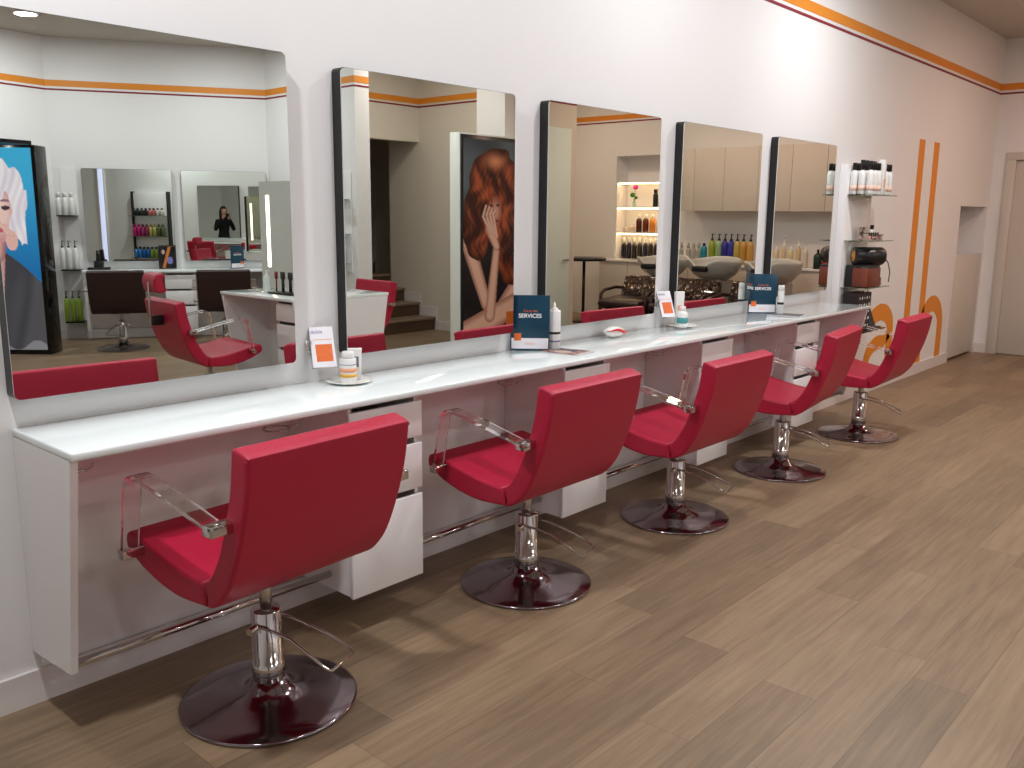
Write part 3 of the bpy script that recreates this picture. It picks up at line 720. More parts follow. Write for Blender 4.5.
# things on the angled counter
t = thing('trimmer_stand', 'black trimmer charging stand on the angled opposite counter', 'stand', BP(.45, .22, .831), angB)
MB().box(-.12, .12, -.05, .05, 0, .025, .004).box(-.05, .05, -.03, .03, .025, .10, .006).cyl((0, 0, .10), (0, 0, .22), .028, .02).build('body', M['black'], t)
def dark_art(u, v):
    c = (28, 24, 30)
    d = abs(u-.35-.4*(1-v)); 
    if d < .09: c = (196, 120, 50)
    if (u-.35)**2+(v-.35)**2 < .03: c = (120, 120, 190)
    if (u-.75)**2+(v-.75)**2 < .012: c = (190, 160, 150)
    return c
t = thing('picture_stand', 'dark picture stand with an orange streak on the angled opposite counter', 'picture', BP(1.20, .16, .831), angB+PI-.1)
MB().box(-.1, .1, 0, .008, 0, .27, .001).build('frame', M['black'], t); vgrid('picture', .18, .25, 30, 40, dark_art, M['print'], t, loc=(-.09, -.001, .01))
s2 = copy_tree(s0); s2.location = BP(2.0, .2, .831); s2.rotation_euler.z = angB+PI-.6; s2['label'] = 'dark teal services sign on the angled opposite counter, seen in the first mirror'; del s2['group']
# wall shelves left of the angled mirrors
t = thing('product_shelf_unit', 'wall unit with three dark shelves of hair products beside the angled counter', 'shelf', BP(.10, 0), angB)
MB().box(-.02, .15, .001, .012, .15, 2.0).build('backboard', M['lam'], t)
for z in (1.45, .83, .22): MB().box(-.06, .15, .012, .20, z-.012, z).build('shelf', M['blackgloss'], t)
for j, z in enumerate((1.4515, .8315, .2215)):
    for i in range(3):
        h = [.26, .33, .36][j]; m = [M['white'], M['white'], colmat('lime_plastic', (150, 178, 60))][j]
        bottle('product_bottle', ['white tube bottle on the top dark shelf, %s from the portrait display', 'white black-capped bottle on the middle dark shelf, %s from the portrait display', 'lime green pump bottle on the lowest dark shelf, %s from the portrait display'][j] % wo[i], 'bottle',
               BP(.06+.068*i, .13, z), .030, h, m, cap='round' if j < 1 else 'pump', mc=M['white'] if j == 0 else M['black'], capr=.7, caph=.2 if j == 0 else .24, neck=True, group=['white tubes on the top dark shelf', 'white bottles on the middle dark shelf', 'lime pump bottles on the lowest dark shelf'][j])
# retail display on the left wall, behind the camera (seen inside the opposite mirrors)
t = thing('retail_shelves', 'black-sided retail shelf unit of colourful products, seen inside the opposite mirror', 'shelf', (-.20, 0, 0))
MB().box(-.42, .42, -.06, -.001, .42, 1.90, .002).build('backboard', M['lam'], t)
MB().box(-.445, -.421, -.12, -.001, .40, 1.92).build('side_panel', M['black'], t); MB().box(.421, .445, -.12, -.001, .40, 1.92).build('side_panel', M['black'], t)
for z in (1.41, .98, .52): MB().box(-.42, .42, -.26, -.061, z-.010, z).build('shelf', M['glass'], t)
cols = [[(34, 34, 38), (52, 48, 52), (190, 110, 110), (205, 200, 196)], [(196, 30, 120), (150, 50, 96), (180, 170, 96), (86, 100, 66)], [(50, 130, 200), (40, 100, 180), (120, 150, 60), (130, 160, 60)]]
for j, z in enumerate((1.4105, .9805, .5205)):
    for i in range(8):
        c = cols[j][i//2]; nm = 'retail_%d_%d_%d' % c
        word = [['black', 'charcoal', 'rose', 'pale grey'], ['magenta', 'plum', 'sand', 'olive'], ['bright blue', 'deep blue', 'moss green', 'leaf green']][j][i//2]
        bottle('retail_bottle', f'{word} bottle on the {["top", "middle", "lowest"][j]} retail shelf, {["farther from", "nearer"][i % 2]} the wall mirrors', 'bottle', (-.20-.35+.098*i, -.17, z), .042, [.16, .25, .23][j], colmat(nm, c), mc=M['black'] if j != 1 else colmat(nm, c), capr=.6, caph=.2, group='bottles on the retail unit')
t = thing('light_column', 'tall narrow lit column on the wall behind the camera, seen inside the opposite mirror', 'lamp', (-1.42, 0, 0))
MB().box(-.09, .09, -.05, -.001, .3, 2.5, .004).build('housing', M['lam'], t)
MB().box(-.06, .06, -.056, -.0505, .35, 2.45, .002).build('diffuser', mat('cool_tube', (210, 215, 255), .5, emit=(214, 214, 255), estr=1.2), t)

dA = (PB0-Vector((-2.8, -6.75))).normalized(); nA = Vector((-dA.y, dA.x)); angA = math.atan2(dA.y, dA.x)
def AP(s, off, z=0): p = PB0-dA*s+nA*off; return (p.x, p.y, z)
# ------------------------------------------------------------------ posters
def sm(a, b, x): 
    t = max(0, min(1, (x-a)/(b-a))); return t*t*(3-2*t)
def seg(u, v, a, b):
    ax, ay = a; bx, by = b; t = max(0, min(1, ((u-ax)*(bx-ax)+(v-ay)*(by-ay))/((bx-ax)**2+(by-ay)**2+1e-9)))
    return math.hypot(u-ax-t*(bx-ax), v-ay-t*(by-ay)), t
def redhead(u, v):
    X = u*.95; Y = v*2.2
    c = mixc((58, 68, 76), (92, 108, 118), n2(u*.3, v*.4)); c = mixc(c, (34, 32, 36), sm(1.75, 1.2, Y))
    skin = (232, 190, 172); sh = (172, 126, 112)
    def limb(a, b, r0, r1, lo=.4):
        d, t = seg(X, Y, a, b); r = r0*(1-t)+r1*t
        return (d < r, mixc(skin, sh, sm(r*lo, r, d)))
    k, q = limb((.98, .72), (.62, .34), .15, .12)
    if k: c = q
    k, q = limb((.05, .10), (.92, .42), .15, .13)
    if k: c = q
    k, q = limb((.06, 1.12), (.34, .42), .10, .075)
    if k: c = q
    # hair
    wv = .045*math.sin(Y*15+X*6)+.03*math.sin(Y*31-X*17+1)
    R = min(math.hypot((X-.47)/.41, (Y-1.63)/.50), math.hypot((X-.74)/.28, (Y-1.15)/.58), math.hypot((X-.20)/.20, (Y-1.30)/.42))+wv
    if R < 1:
        a = math.sin(X*9+math.sin(Y*7+1)*1.6+Y*3); b_ = math.sin(X*31+math.sin(Y*13+X*4)*2.6-Y*5); e_ = math.sin(X*88+math.sin(Y*19)*4+Y*11)
        k = .5+.27*a+.17*b_+.08*e_
        c = mixc((58, 24, 20), (184, 92, 58), sm(.1, .95, k)); c = mixc(c, (40, 18, 16), .6*sm(.72, 1.02, R))
        g = math.hypot((X-.47)/.20, (Y-1.98)/.12); c = mixc((226, 150, 108), c, sm(0, 1.3, g))
        g = math.hypot((X-.78)/.25, (Y-.95)/.35); c = mixc(mixc(c, (36, 18, 18), .35), c, sm(.2, 1.2, g))
    # face, mostly under the hair
    f = math.hypot((X-.47)/.115, (Y-1.43)/.17)
    if f < 1 and X+.03*math.sin(Y*20) < .58: c = mixc((214, 164, 146), (160, 96, 78), sm(.2, 1, f))
    if math.hypot((X-.415)/.028, (Y-1.50)/.012) < 1 or math.hypot((X-.515)/.026, (Y-1.505)/.011) < 1: c = (66, 36, 30)
    if math.hypot((X-.465)/.018, (Y-1.43)/.03) < 1: c = (186, 130, 112)
    if math.hypot((X-.50)/.045, (Y-1.335)/.018) < 1: c = (160, 52, 56)
    # strands falling over the face
    for x0, ph_ in ((.36, 0), (.56, 1.2), (.43, 2.2)):
        if abs(X-x0-.03*math.sin(Y*9+ph_)) < .012+.006*math.sin(Y*40) and 1.25 < Y < 1.8: c = mixc((170, 78, 44), (110, 44, 28), n2(X*3, Y))
    # forearm, palm and bent fingers
    k, q = limb((.40, .28), (.50, 1.05), .082, .05)
    if k: c = q
    k, q = limb((.50, 1.05), (.40, 1.24), .05, .075)
    if k: c = q
    for n in range(4):
        a, b_, e_ = (.40+.034*n, 1.22-.02*n), (.29+.05*n, 1.38+.012*n), (.335+.05*n, 1.50-.015*n)
        for p, q2, r in ((a, b_, .021), (b_, e_, .017)):
            k, q = limb(p, q2, r, r*.85, .5)
            if k: c = mixc(q, (232, 200, 186), .35)
    if .66 < X < .85 and .14 < Y < .30: c = mixc((214, 122, 52), (190, 100, 44), n2(X*9, Y*9))
    if .10 < X < .34 and Y < .10: c = (226, 220, 214)
    return c
pp = thing('portrait_poster', 'tall white-edged display with a poster of a red-haired woman, seen in the second mirror', 'poster', (6.99, -4.45, 0))
MB().box(0, 1.10, 0, .15, 0, 2.37, .004).build('display_box', mat('white_display_shell', (232, 236, 230), .3, noise=.01), pp)
MB().box(.01, 1.09, .1501, .165, .05, 2.352, .002).build('dark_frame', mat('near_black_blue', (22, 30, 36), .3, noise=.05), pp)
o = vgrid('poster_print', 1.02, 2.22, 130, 260, lambda u, v: redhead(1-u, v), M['print'], pp, edge=.001)
o.rotation_euler = (0, 0, PI); o.location = (1.06, .1665, .09)
def blonde(u, v):
    X = u*.9; Y = v*2.0
    c = mixc((20, 110, 180), (64, 178, 228), sm(.6, 1.9, Y))
    # dark jacket
    sh = 1.02-.9*abs(X-.50)**1.4
    if Y < sh: c = mixc((64, 64, 72), (96, 94, 100), n2(u*.8, v*.5)*.6)
    d, t = seg(X, Y, (.50, .30), (.47, 1.05))
    if d < .02+.07*t and Y < 1.1: c = mixc((226, 176, 168), (190, 130, 130), sm(.0, .09, d))
    # neck
    d, t = seg(X, Y, (.50, .98), (.46, 1.2))
    if d < .11: c = mixc((224, 172, 166), (170, 110, 112), sm(.03, .11, d))
    # face
    f = math.hypot((X-.42)/.21, (Y-1.38)/.30)
    if f < 1: c = mixc((240, 205, 200), (206, 150, 152), sm(.35, 1, f))
    for ex in (.34, .52):
        if math.hypot((X-ex)/.05, (Y-1.42)/.022) < 1: c = (70, 50, 70)
        if math.hypot((X-ex)/.06, (Y-1.49)/.012) < 1: c = (150, 110, 120)
    if math.hypot((X-.43)/.055, (Y-1.20)/.02) < 1: c = (196, 92, 110)
    if math.hypot((X-.43)/.02, (Y-1.28)/.05) < 1: c = (222, 168, 166)
    # hair
    w = .06*math.sin(X*31+Y*7)+.04*math.sin(X*57-Y*11)
    top = math.hypot((X-.43)/.34, (Y-1.58)/.30)+w
    side = (abs(X-.43) > .17+.06*math.sin(Y*9)) and abs(X-.43) < .31+w*.5 and 1.05+abs(w) < Y < 1.6
    if (top < 1 and Y > 1.52-.10*math.sin(X*9)+w) or side:
        k = .5+.3*math.sin(X*75+math.sin(Y*8)*4+Y*9)+.2*math.sin(X*23+Y*14)
        c = mixc((222, 212, 230), (248, 243, 250), k)
    # hand at the mouth
    if math.hypot((X-.30)/.07, (Y-1.10)/.10) < 1: c = (232, 184, 178)
    for k in range(3):
        d, t = seg(X, Y, (.28+.03*k, 1.16), (.36+.03*k, 1.24+.01*k))
        if d < .016: c = mixc((240, 200, 192), (196, 140, 140), sm(.006, .016, d))
    if Y < .05+.05*math.sin(X*14): c = mixc(c, (190, 190, 200), .5)
    return c
th = math.radians(46)
bx = thing('portrait_display', 'tall black light box showing a blonde woman portrait, seen in the first mirror', 'display', (3.77, -7.20, 0), th)
MB().box(-.86, 0, -.25, 0, 0, 2.16, .006).build('housing', M['blackgloss'], bx)
o = vgrid('portrait_print', .80, 2.08, 110, 240, blonde, M['backlit'], bx, edge=.001); o.rotation_euler = (0, 0, PI); o.location = (-.04, .001, .05)
bx2 = thing('wall_screen', 'wide dark framed screen on the wall behind the blonde portrait box', 'screen', AP(.25, 0, 0), angA)
MB().box(-1.1, 0, .001, .05, .9, 2.27, .006).build('frame', M['blackgloss'], bx2)
MB().box(-1.06, -.04, .0501, .052, .94, 2.23).build('screen_panel', M['teal'], bx2)

# ------------------------------------------------------------------ island
t = thing('island_counter', 'white double-sided island counter, seen in the first and second mirrors', 'counter', (4.315, -3.41, 0))
MB().box(-.465, .465, -.50, .50, .851, .875, .004).build('countertop', M['lamtop'], t)
for y in (-.50, .478):
    MB().prism([(-.455, .851), (.455, .851), (.32, .03), (-.32, .03)], 1, y, y+.022).build('end_panel', M['lam'], t)
MB().box(-.02, .02, -.478, .478, .03, .851).build('centre_panel', M['lam'], t)
for s in (-1, 1):
    c = thing('island_cabinet', ['white drawer cabinet under the island on the headrest chair side', 'white drawer cabinet under the island on the stairs side'][(s+1)//2], 'cabinet', (4.315, -3.41, 0), 0 if s == 1 else PI)
    y0, y1 = (.21, .475) if s == 1 else (-.475, -.21)
    MB().box(.025, .395, y0+.01, y1-.01, .14, .849).build('body', M['lam'], c)
    for z0, z1 in ((.144, .469), (.492, .667), (.691, .826)):
        MB().box(.396, .414, y0, y1, z0, z1, .002).build('drawer', M['lam'], c)
    MB().box(.3951, .3962, y0+.015, y1-.015, .144, .849).build('gap_shade_sheet', M['black'], c)  # black sheet behind the drawers colours their gaps as if in shade
t = thing('island_mirror', 'two-sided mirror with a lit strip standing on the island', 'mirror', (4.315, -3.50, .876))
MB().box(-.02, .02, -.47, .47, 0, .88, .003).build('core', M['black'], t)
for s in (-1, 1): MB().box(s*.0201, s*.0245, -.47, .47, 0, .88).build('mirror_glass', M['mirror'], t)
for s in (-1, 1): MB().box(s*.0246, s*.034, -.365, -.34, .18, .77, .003).build('light_strip', M['led'], t)
bottle('pump_bottle', 'clear white pump bottle on the island before the lit mirror', 'bottle', (4.10, -3.62, .876), .028, .17, colmat('clear_plastic', (225, 232, 228)), cap='pump', mc=M['white'])
t = thing('brush_tray', 'black tray of upright brushes on the island', 'tray', (4.06, -3.30, .876))
MB().box(-.06, .06, -.16, .16, 0, .015, .003).build('tray', M['black'], t)
for i in range(5):
    b_ = MB().cyl((0, 0, 0), (0, 0, .10), .006).cyl((0, 0, .10), (0, 0, .155), .013).build('round_brush', M['black'] if i else M['maroon'], loc=(4.06+.02*(i % 2), -3.42+.05*i, .892))
    tag(b_, f'round black brush standing in the island tray, {wo[i]} along it' if i else 'dark red round brush standing in the island tray', 'brush', 'brushes in the island tray')
t = thing('picture_stand', 'small portrait picture stand at the island edge, seen in the first mirror', 'picture', (4.17, -3.28, .876), PI/2+.2+PI)
MB().box(-.09, .09, 0, .008, 0, .26, .001).build('frame', M['teal'], t); vgrid('picture', .17, .24, 30, 40, lambda u, v: blonde(u, .35+v*.6), M['print'], t, loc=(-.085, -.001, .01))

# partition wall shelf
t = thing('wall_rack', 'small glass wall rack near the end of the partition, seen in the second mirror', 'shelf', (6.375, -5.62, 0), math.radians(92.5))
MB().box(-.02, .26, .001, .012, .85, 1.95).build('backboard', M['lam'], t)
for z in (1.66, 1.28, .95): MB().box(-.02, .24, .012, .16, z-.008, z).build('shelf', M['glass'], t)
bottle('spray_bottle', 'blue spray bottle on the partition wall rack', 'bottle', (6.32, -5.52, .951), .035, .24, colmat('blue_plastic', (34, 50, 150)), cap='spray', mc=colmat('blue_plastic', (34, 50, 150)))
# stairs
t = thing('staircase', 'dark wood stairs rising behind the partition, seen in the second mirror', 'stairs', (7.6, -5.9, 0))
for k in range(5):
    MB().box(-.62, .525, -.30*k-(.30 if k < 4 else 1.2), -.30*k, 0 if k == 0 else .172*k, .172*(k+1)-.03).build('step', M['stepwood'], t)
    MB().box(-.62, .53, -.30*k-(.30 if k < 4 else 1.2), -.30*k+.02, .172*(k+1)-.03, .172*(k+1), .004).build('tread', mat('tread_wood', (132, 112, 92), .45, noise=.15, nscale=14) if k == 0 else bpy.data.materials['tread_wood'], t)

# ------------------------------------------------------------------ wash area
NX = XE
mb = MB(); mb.box(NX+.003, NX+.275, -5.205, -5.19, .845, 2.0).box(NX+.003, NX+.275, -4.37, -4.355, .845, 2.0).box(NX+.003, NX+.275, -5.19, -4.37, 1.985, 2.0).box(NX+.003, NX+.275, -5.19, -4.37, .845, .86).box(NX+.262, NX+.275, -5.19, -4.37, .86, 1.985)
t = thing('lit_niche_shelf', 'lit niche with three shelves of products in the wash area, seen in the middle mirror', 'shelf', (0, 0, 0)); mb.build('body', M['lam'], t)
for z in (1.64, 1.27): MB().box(NX+.01, NX+.26, -5.19, -4.37, z-.02, z).build('shelf', M['lam'], t)
for z in (1.975, 1.612, 1.242): MB().box(NX+.02, NX+.035, -5.18, -4.38, z-.006, z+.006).build('light_strip', M['ledniche'], t)
# niche goods
t = thing('flower_vase', 'small vase with a magenta flower on the top lit niche shelf', 'vase', (NX+.13, -4.97, 1.641))
MB().lathe([(.02, 0), (.03, .03), (.018, .09), (.014, .11), (0, .11)], n=20).build('vase', M['glass'], t)
MB().tube([(0, 0, .05), (.0, .01, .17), (0, .02, .26)], .003, 6).build('stem', M['leafg'], t)
mb = MB(); mb.sphere((0, .02, .28), .04, (1, 1, .8)); mb.build('bloom', M['flower'], t)
mb = MB(); mb.sphere((0, -.03, .17), .045, (.5, 1, .8)).sphere((0, .03, .13), .03, (.5, 1, .8)); mb.build('leaves', M['leafg'], t)
for i in range(2): bottle('black_carton_bottle' if False else 'shampoo_bottle', ['tall black bottle on the top lit niche shelf', 'shorter black bottle on the top lit niche shelf'][i], 'bottle', (NX+.13, -4.60+.09*i, 1.641), .036, [.25, .16][i], M['black'], mc=M['black'], capr=.8)
mids = [('small clear jar', (225, 210, 190), .09, .036), ('second small clear jar', (225, 210, 190), .12, .036), ('dark brown bottle', (70, 26, 16), .26, .036), ('reddish brown bottle', (96, 34, 18), .26, .036), ('amber bottle', (210, 130, 40), .26, .036), ('white labelled bottle', (225, 218, 205), .26, .03)]
for i, (nm, c, h, r) in enumerate(mids): bottle('product_bottle', nm+' on the middle lit niche shelf', 'bottle', (NX+.12, -5.10+.118*i, 1.271), r*1.2, h, colmat('mid%d' % i, c), mc=M['white'], capr=.5, caph=.22)
for i in range(8): bottle('product_bottle', f'dark bottle with clear cap on the lowest lit niche shelf, {wo[i]} from the bar table', 'bottle', (NX+.12, -5.12+.095*i, .861), .037, .33, colmat('dk%d' % (i % 3), [(34, 24, 30), (28, 26, 54), (40, 30, 26)][i % 3]), mc=M['white'], capr=.55, caph=.24, group='dark bottles on the lowest lit niche shelf')
# back counter
t = thing('back_counter', 'low white counter cupboards along the end wall behind the basins', 'counter', (XE, -3.0, 0))
MB().box(-.42, -.003, -2.2, 1.32, .85, .88, .003).build('countertop', M['lam'], t)
for i in range(7):
    MB().box(-.40, -.385, -2.19+.5*i, -1.70+.5*i, .08, .845, .002).build('cupboard_door', M['door'], t)
MB().box(-.384, -.003, -2.2, 1.32, .0, .85).build('body', M['lamdark'], t)
# upper cabinets
ycab = [-3.86, -3.69, -3.23, -2.76, -2.30, -1.85, -1.70]
yc = [-3.88, -3.69, -3.245, -2.76, -2.31, -1.86, -1.42]
for i in range(6):
    nm = ['narrow upper cupboard nearest the lit niche, in the wash area', 'upper cupboard second from the lit niche, in the wash area', 'upper cupboard third from the lit niche, in the wash area', 'upper cupboard fourth from the lit niche, in the wash area', 'upper cupboard fifth from the lit niche, in the wash area', 'upper cupboard nearest the end door, in the wash area'][i]
    t = thing('wall_cupboard', nm, 'cupboard', (XE, yc[i], 1.58), 0, 'upper cupboards in the wash area'); w = yc[i+1]-yc[i]
    MB().box(-.33, -.002, .001, w-.001, 0, .82).build('body', M['door'], t); MB().box(-.35, -.332, .002, w-.002, 0, .82, .002).build('door', M['door'], t)
# bottles on the back counter
Xb = 10.93; zb = .8805
def by(y): return 2.68+(y-2.68)*(Xb/10.85)
for i, y in enumerate((-3.84, -3.73, -3.65, -3.57)): bottle('glass_bottle', f'clear bottle on the wash counter, {wo[i]} from the lit niche side', 'bottle', (Xb, by(y), zb), .033, .28, colmat('clearish', (170, 168, 160)), mc=colmat('greyish', (190, 190, 186)), capr=.6, caph=.28, group='clear bottles on the wash counter')
bottle('teal_bottle', 'teal blue bottle beside the pump bottles on the wash counter', 'bottle', (Xb, by(-3.49), zb), .045, .27, colmat('teal_plastic', (40, 140, 160)), mc=M['black'], capr=.45, caph=.12)
pumps = [('lime green', (150, 170, 60)), ('pale green', (150, 180, 130)), ('indigo', (56, 56, 150)), ('violet blue', (60, 60, 160)), ('pale gold', (190, 170, 90)), ('amber gold', (196, 150, 70)), ('light amber', (200, 158, 84))]
for i, ((nm, c), y) in enumerate(zip(pumps, (-3.37, -3.27, -3.18, -3.09, -3.0, -2.91, -2.81))):
    bottle('pump_bottle', nm+' pump bottle in the row on the wash counter', 'bottle', (Xb, by(y), zb), .046, .40, colmat('pump%d' % i, c), cap='pump', mc=M['black'], caph=.22)
pk = [('pink', (222, 160, 152)), ('peach', (222, 192, 164)), ('cream', (222, 208, 170)), ('sand', (216, 196, 156)), ('pale yellow', (222, 208, 158)), ('pale gold', (212, 190, 150)), ('ivory', (214, 206, 190))]
for i, (nm, c) in enumerate(pk):
    y = -2.68+.098*i
    bottle('clear_pump_bottle', nm+' clear pump bottle behind the farthest basin', 'bottle', (Xb, y, zb), .034, .40 if i % 2 else .30, colmat('pk%d' % i, c), cap='pump', mc=M['white'], caph=.35 if i % 2 else .25)
bottle('dark_bottle', 'dark green bottle near the end of the wash counter', 'bottle', (Xb-.1, -1.89, zb), .05, .24, colmat('dkgreen', (40, 62, 52)), mc=M['black'], capr=.3, caph=.2)
t = MB().box(-.05, .05, -.06, .06, 0, .26, .002).build('red_carton', colmat('red_card', (190, 30, 60)), loc=(Xb-.1, -1.75, zb)); tag(t, 'red carton at the end of the wash counter', 'carton')
# wash units
def make_wash():
    t = thing('wash_unit', '', 'backwash chair')
    # origin: floor below the bowl centre; sitter faces -X
    bm = bmesh.new(); nu, nv = 40, 12
    def P_(u, v, inner):
        a = 2*PI*u/nu; s = v/nv
        ex, ey = .30, .345
        prof = math.sin(s*PI/2)**.75
        x = ex*prof*math.cos(a); y = ey*prof*math.sin(a)
        rim = .99+.02*math.cos(2*a)
        nk = math.exp(-((a-PI)/.36)**2); rim -= .14*nk; x -= .10*s*(1 if math.cos(a) < 0 else .2)*abs(math.cos(a))
        z = .70+(rim-.70)*(1-math.cos(s*PI/2))**.9
        if inner: x *= .93; y *= .93; z = max(z+.02*(1-s), .715)
        return (x, y, z)
    for inner in (0, 1):
        rings = [[bm.verts.new(P_(u, v, inner)) for u in range(nu)] for v in range(1, nv+1)]
        c = bm.verts.new(P_(0, 0.0001, inner))
        for u in range(nu): bm.faces.new((c, rings[0][u], rings[0][(u+1) % nu]))
        for A, B in zip(rings[:-1], rings[1:]):
            for u in range(nu): bm.faces.new((A[u], A[(u+1) % nu], B[(u+1) % nu], B[u]))
        if inner == 0: outer_rim = rings[-1]
        else:
            for u in range(nu): bm.faces.new((outer_rim[u], outer_rim[(u+1) % nu], rings[-1][(u+1) % nu], rings[-1][u]))
    for f in bm.faces: f.smooth = True
    mb = MB(); mb.bm.free(); mb.bm = bm; bowl = mb.build('basin', M['basin'], t)
    MB().box(-.415, -.32, -.10, .10, .835, .905, .02, 3).build('neck_rest', M['black'], bowl)
    MB().cyl((.12, .1, .75), (.12, .1, .90), .012).tube([(.12, .1, .9), (.10, .08, .94), (.03, .05, .95), (-.0, .03, .92)], .010, 8).build('tap', M['chrome'], bowl)
    MB().box(-.10, .22, -.16, .16, 0, .72, .02, 3).build('pedestal', M['lamdark'], t)
    cushion([(-.50, .40), (-.42, .43), (-.36, .60), (-.35, .73), (-.39, .75), (-.44, .73), (-.50, .58), (-.56, .46)], 'backrest', M['sequin'], t, .31)
    for o in [children(t)[-1]]: pass
    cushion([(-.55, .36), (-.52, .48), (-.60, .50), (-1.02, .47), (-1.06, .42), (-1.02, .36)], 'seat', M['brown'], t, .30)
    for s in (-1, 1):
        MB().tube([(-.40, s*.33, .58), (-.62, s*.335, .60), (-.86, s*.335, .575), (-.93, s*.335, .53), (-.945, s*.335, .42), (-.93, s*.335, .02)], .022, 12).build('armrest', M['brown'], t)
    MB().box(-.95, -.40, -.25, .25, 0, .36, .01).build('plinth', M['brown'], t)
    return t
w0 = make_wash()
# cushion() extrudes along x; the wash unit faces -x, so rotate those meshes in place
for o in children(w0):
    if o.name.split('.')[0] in ('backrest', 'seat'):
        o.data.transform(Matrix.Rotation(PI/2, 4, 'Z'))
        o.data.transform(Matrix.Scale(-1, 4, (1, 0, 0))); o.data.flip_normals()
wl_ = ['grey wash basin chair nearest the lit niche', 'grey wash basin chair in the middle of the three', 'grey wash basin chair nearest the end door']
for i, y in enumerate((-3.70, -2.95, -2.16)):
    c = w0 if i == 0 else copy_tree(w0); c.location = (10.2, y, 0); c['label'] = wl_[i]; c['group'] = 'wash basin chairs'
# bar table
t = thing('bar_table', 'small black round bar table in the wash corner, seen in the middle mirror', 'table', (10.28, -5.08, 0))
MB().lathe([(.30, .875), (.31, .88), (.31, .915), (.30, .92), (0, .92)], n=40).build('tabletop', M['black'], t)
MB().cyl((0, 0, .02), (0, 0, .876), .022).build('pole', M['black'], t)
MB().lathe([(.2, 0), (.2, .008), (.04, .025), (0, .025)], n=32).build('base', M['black'], t)

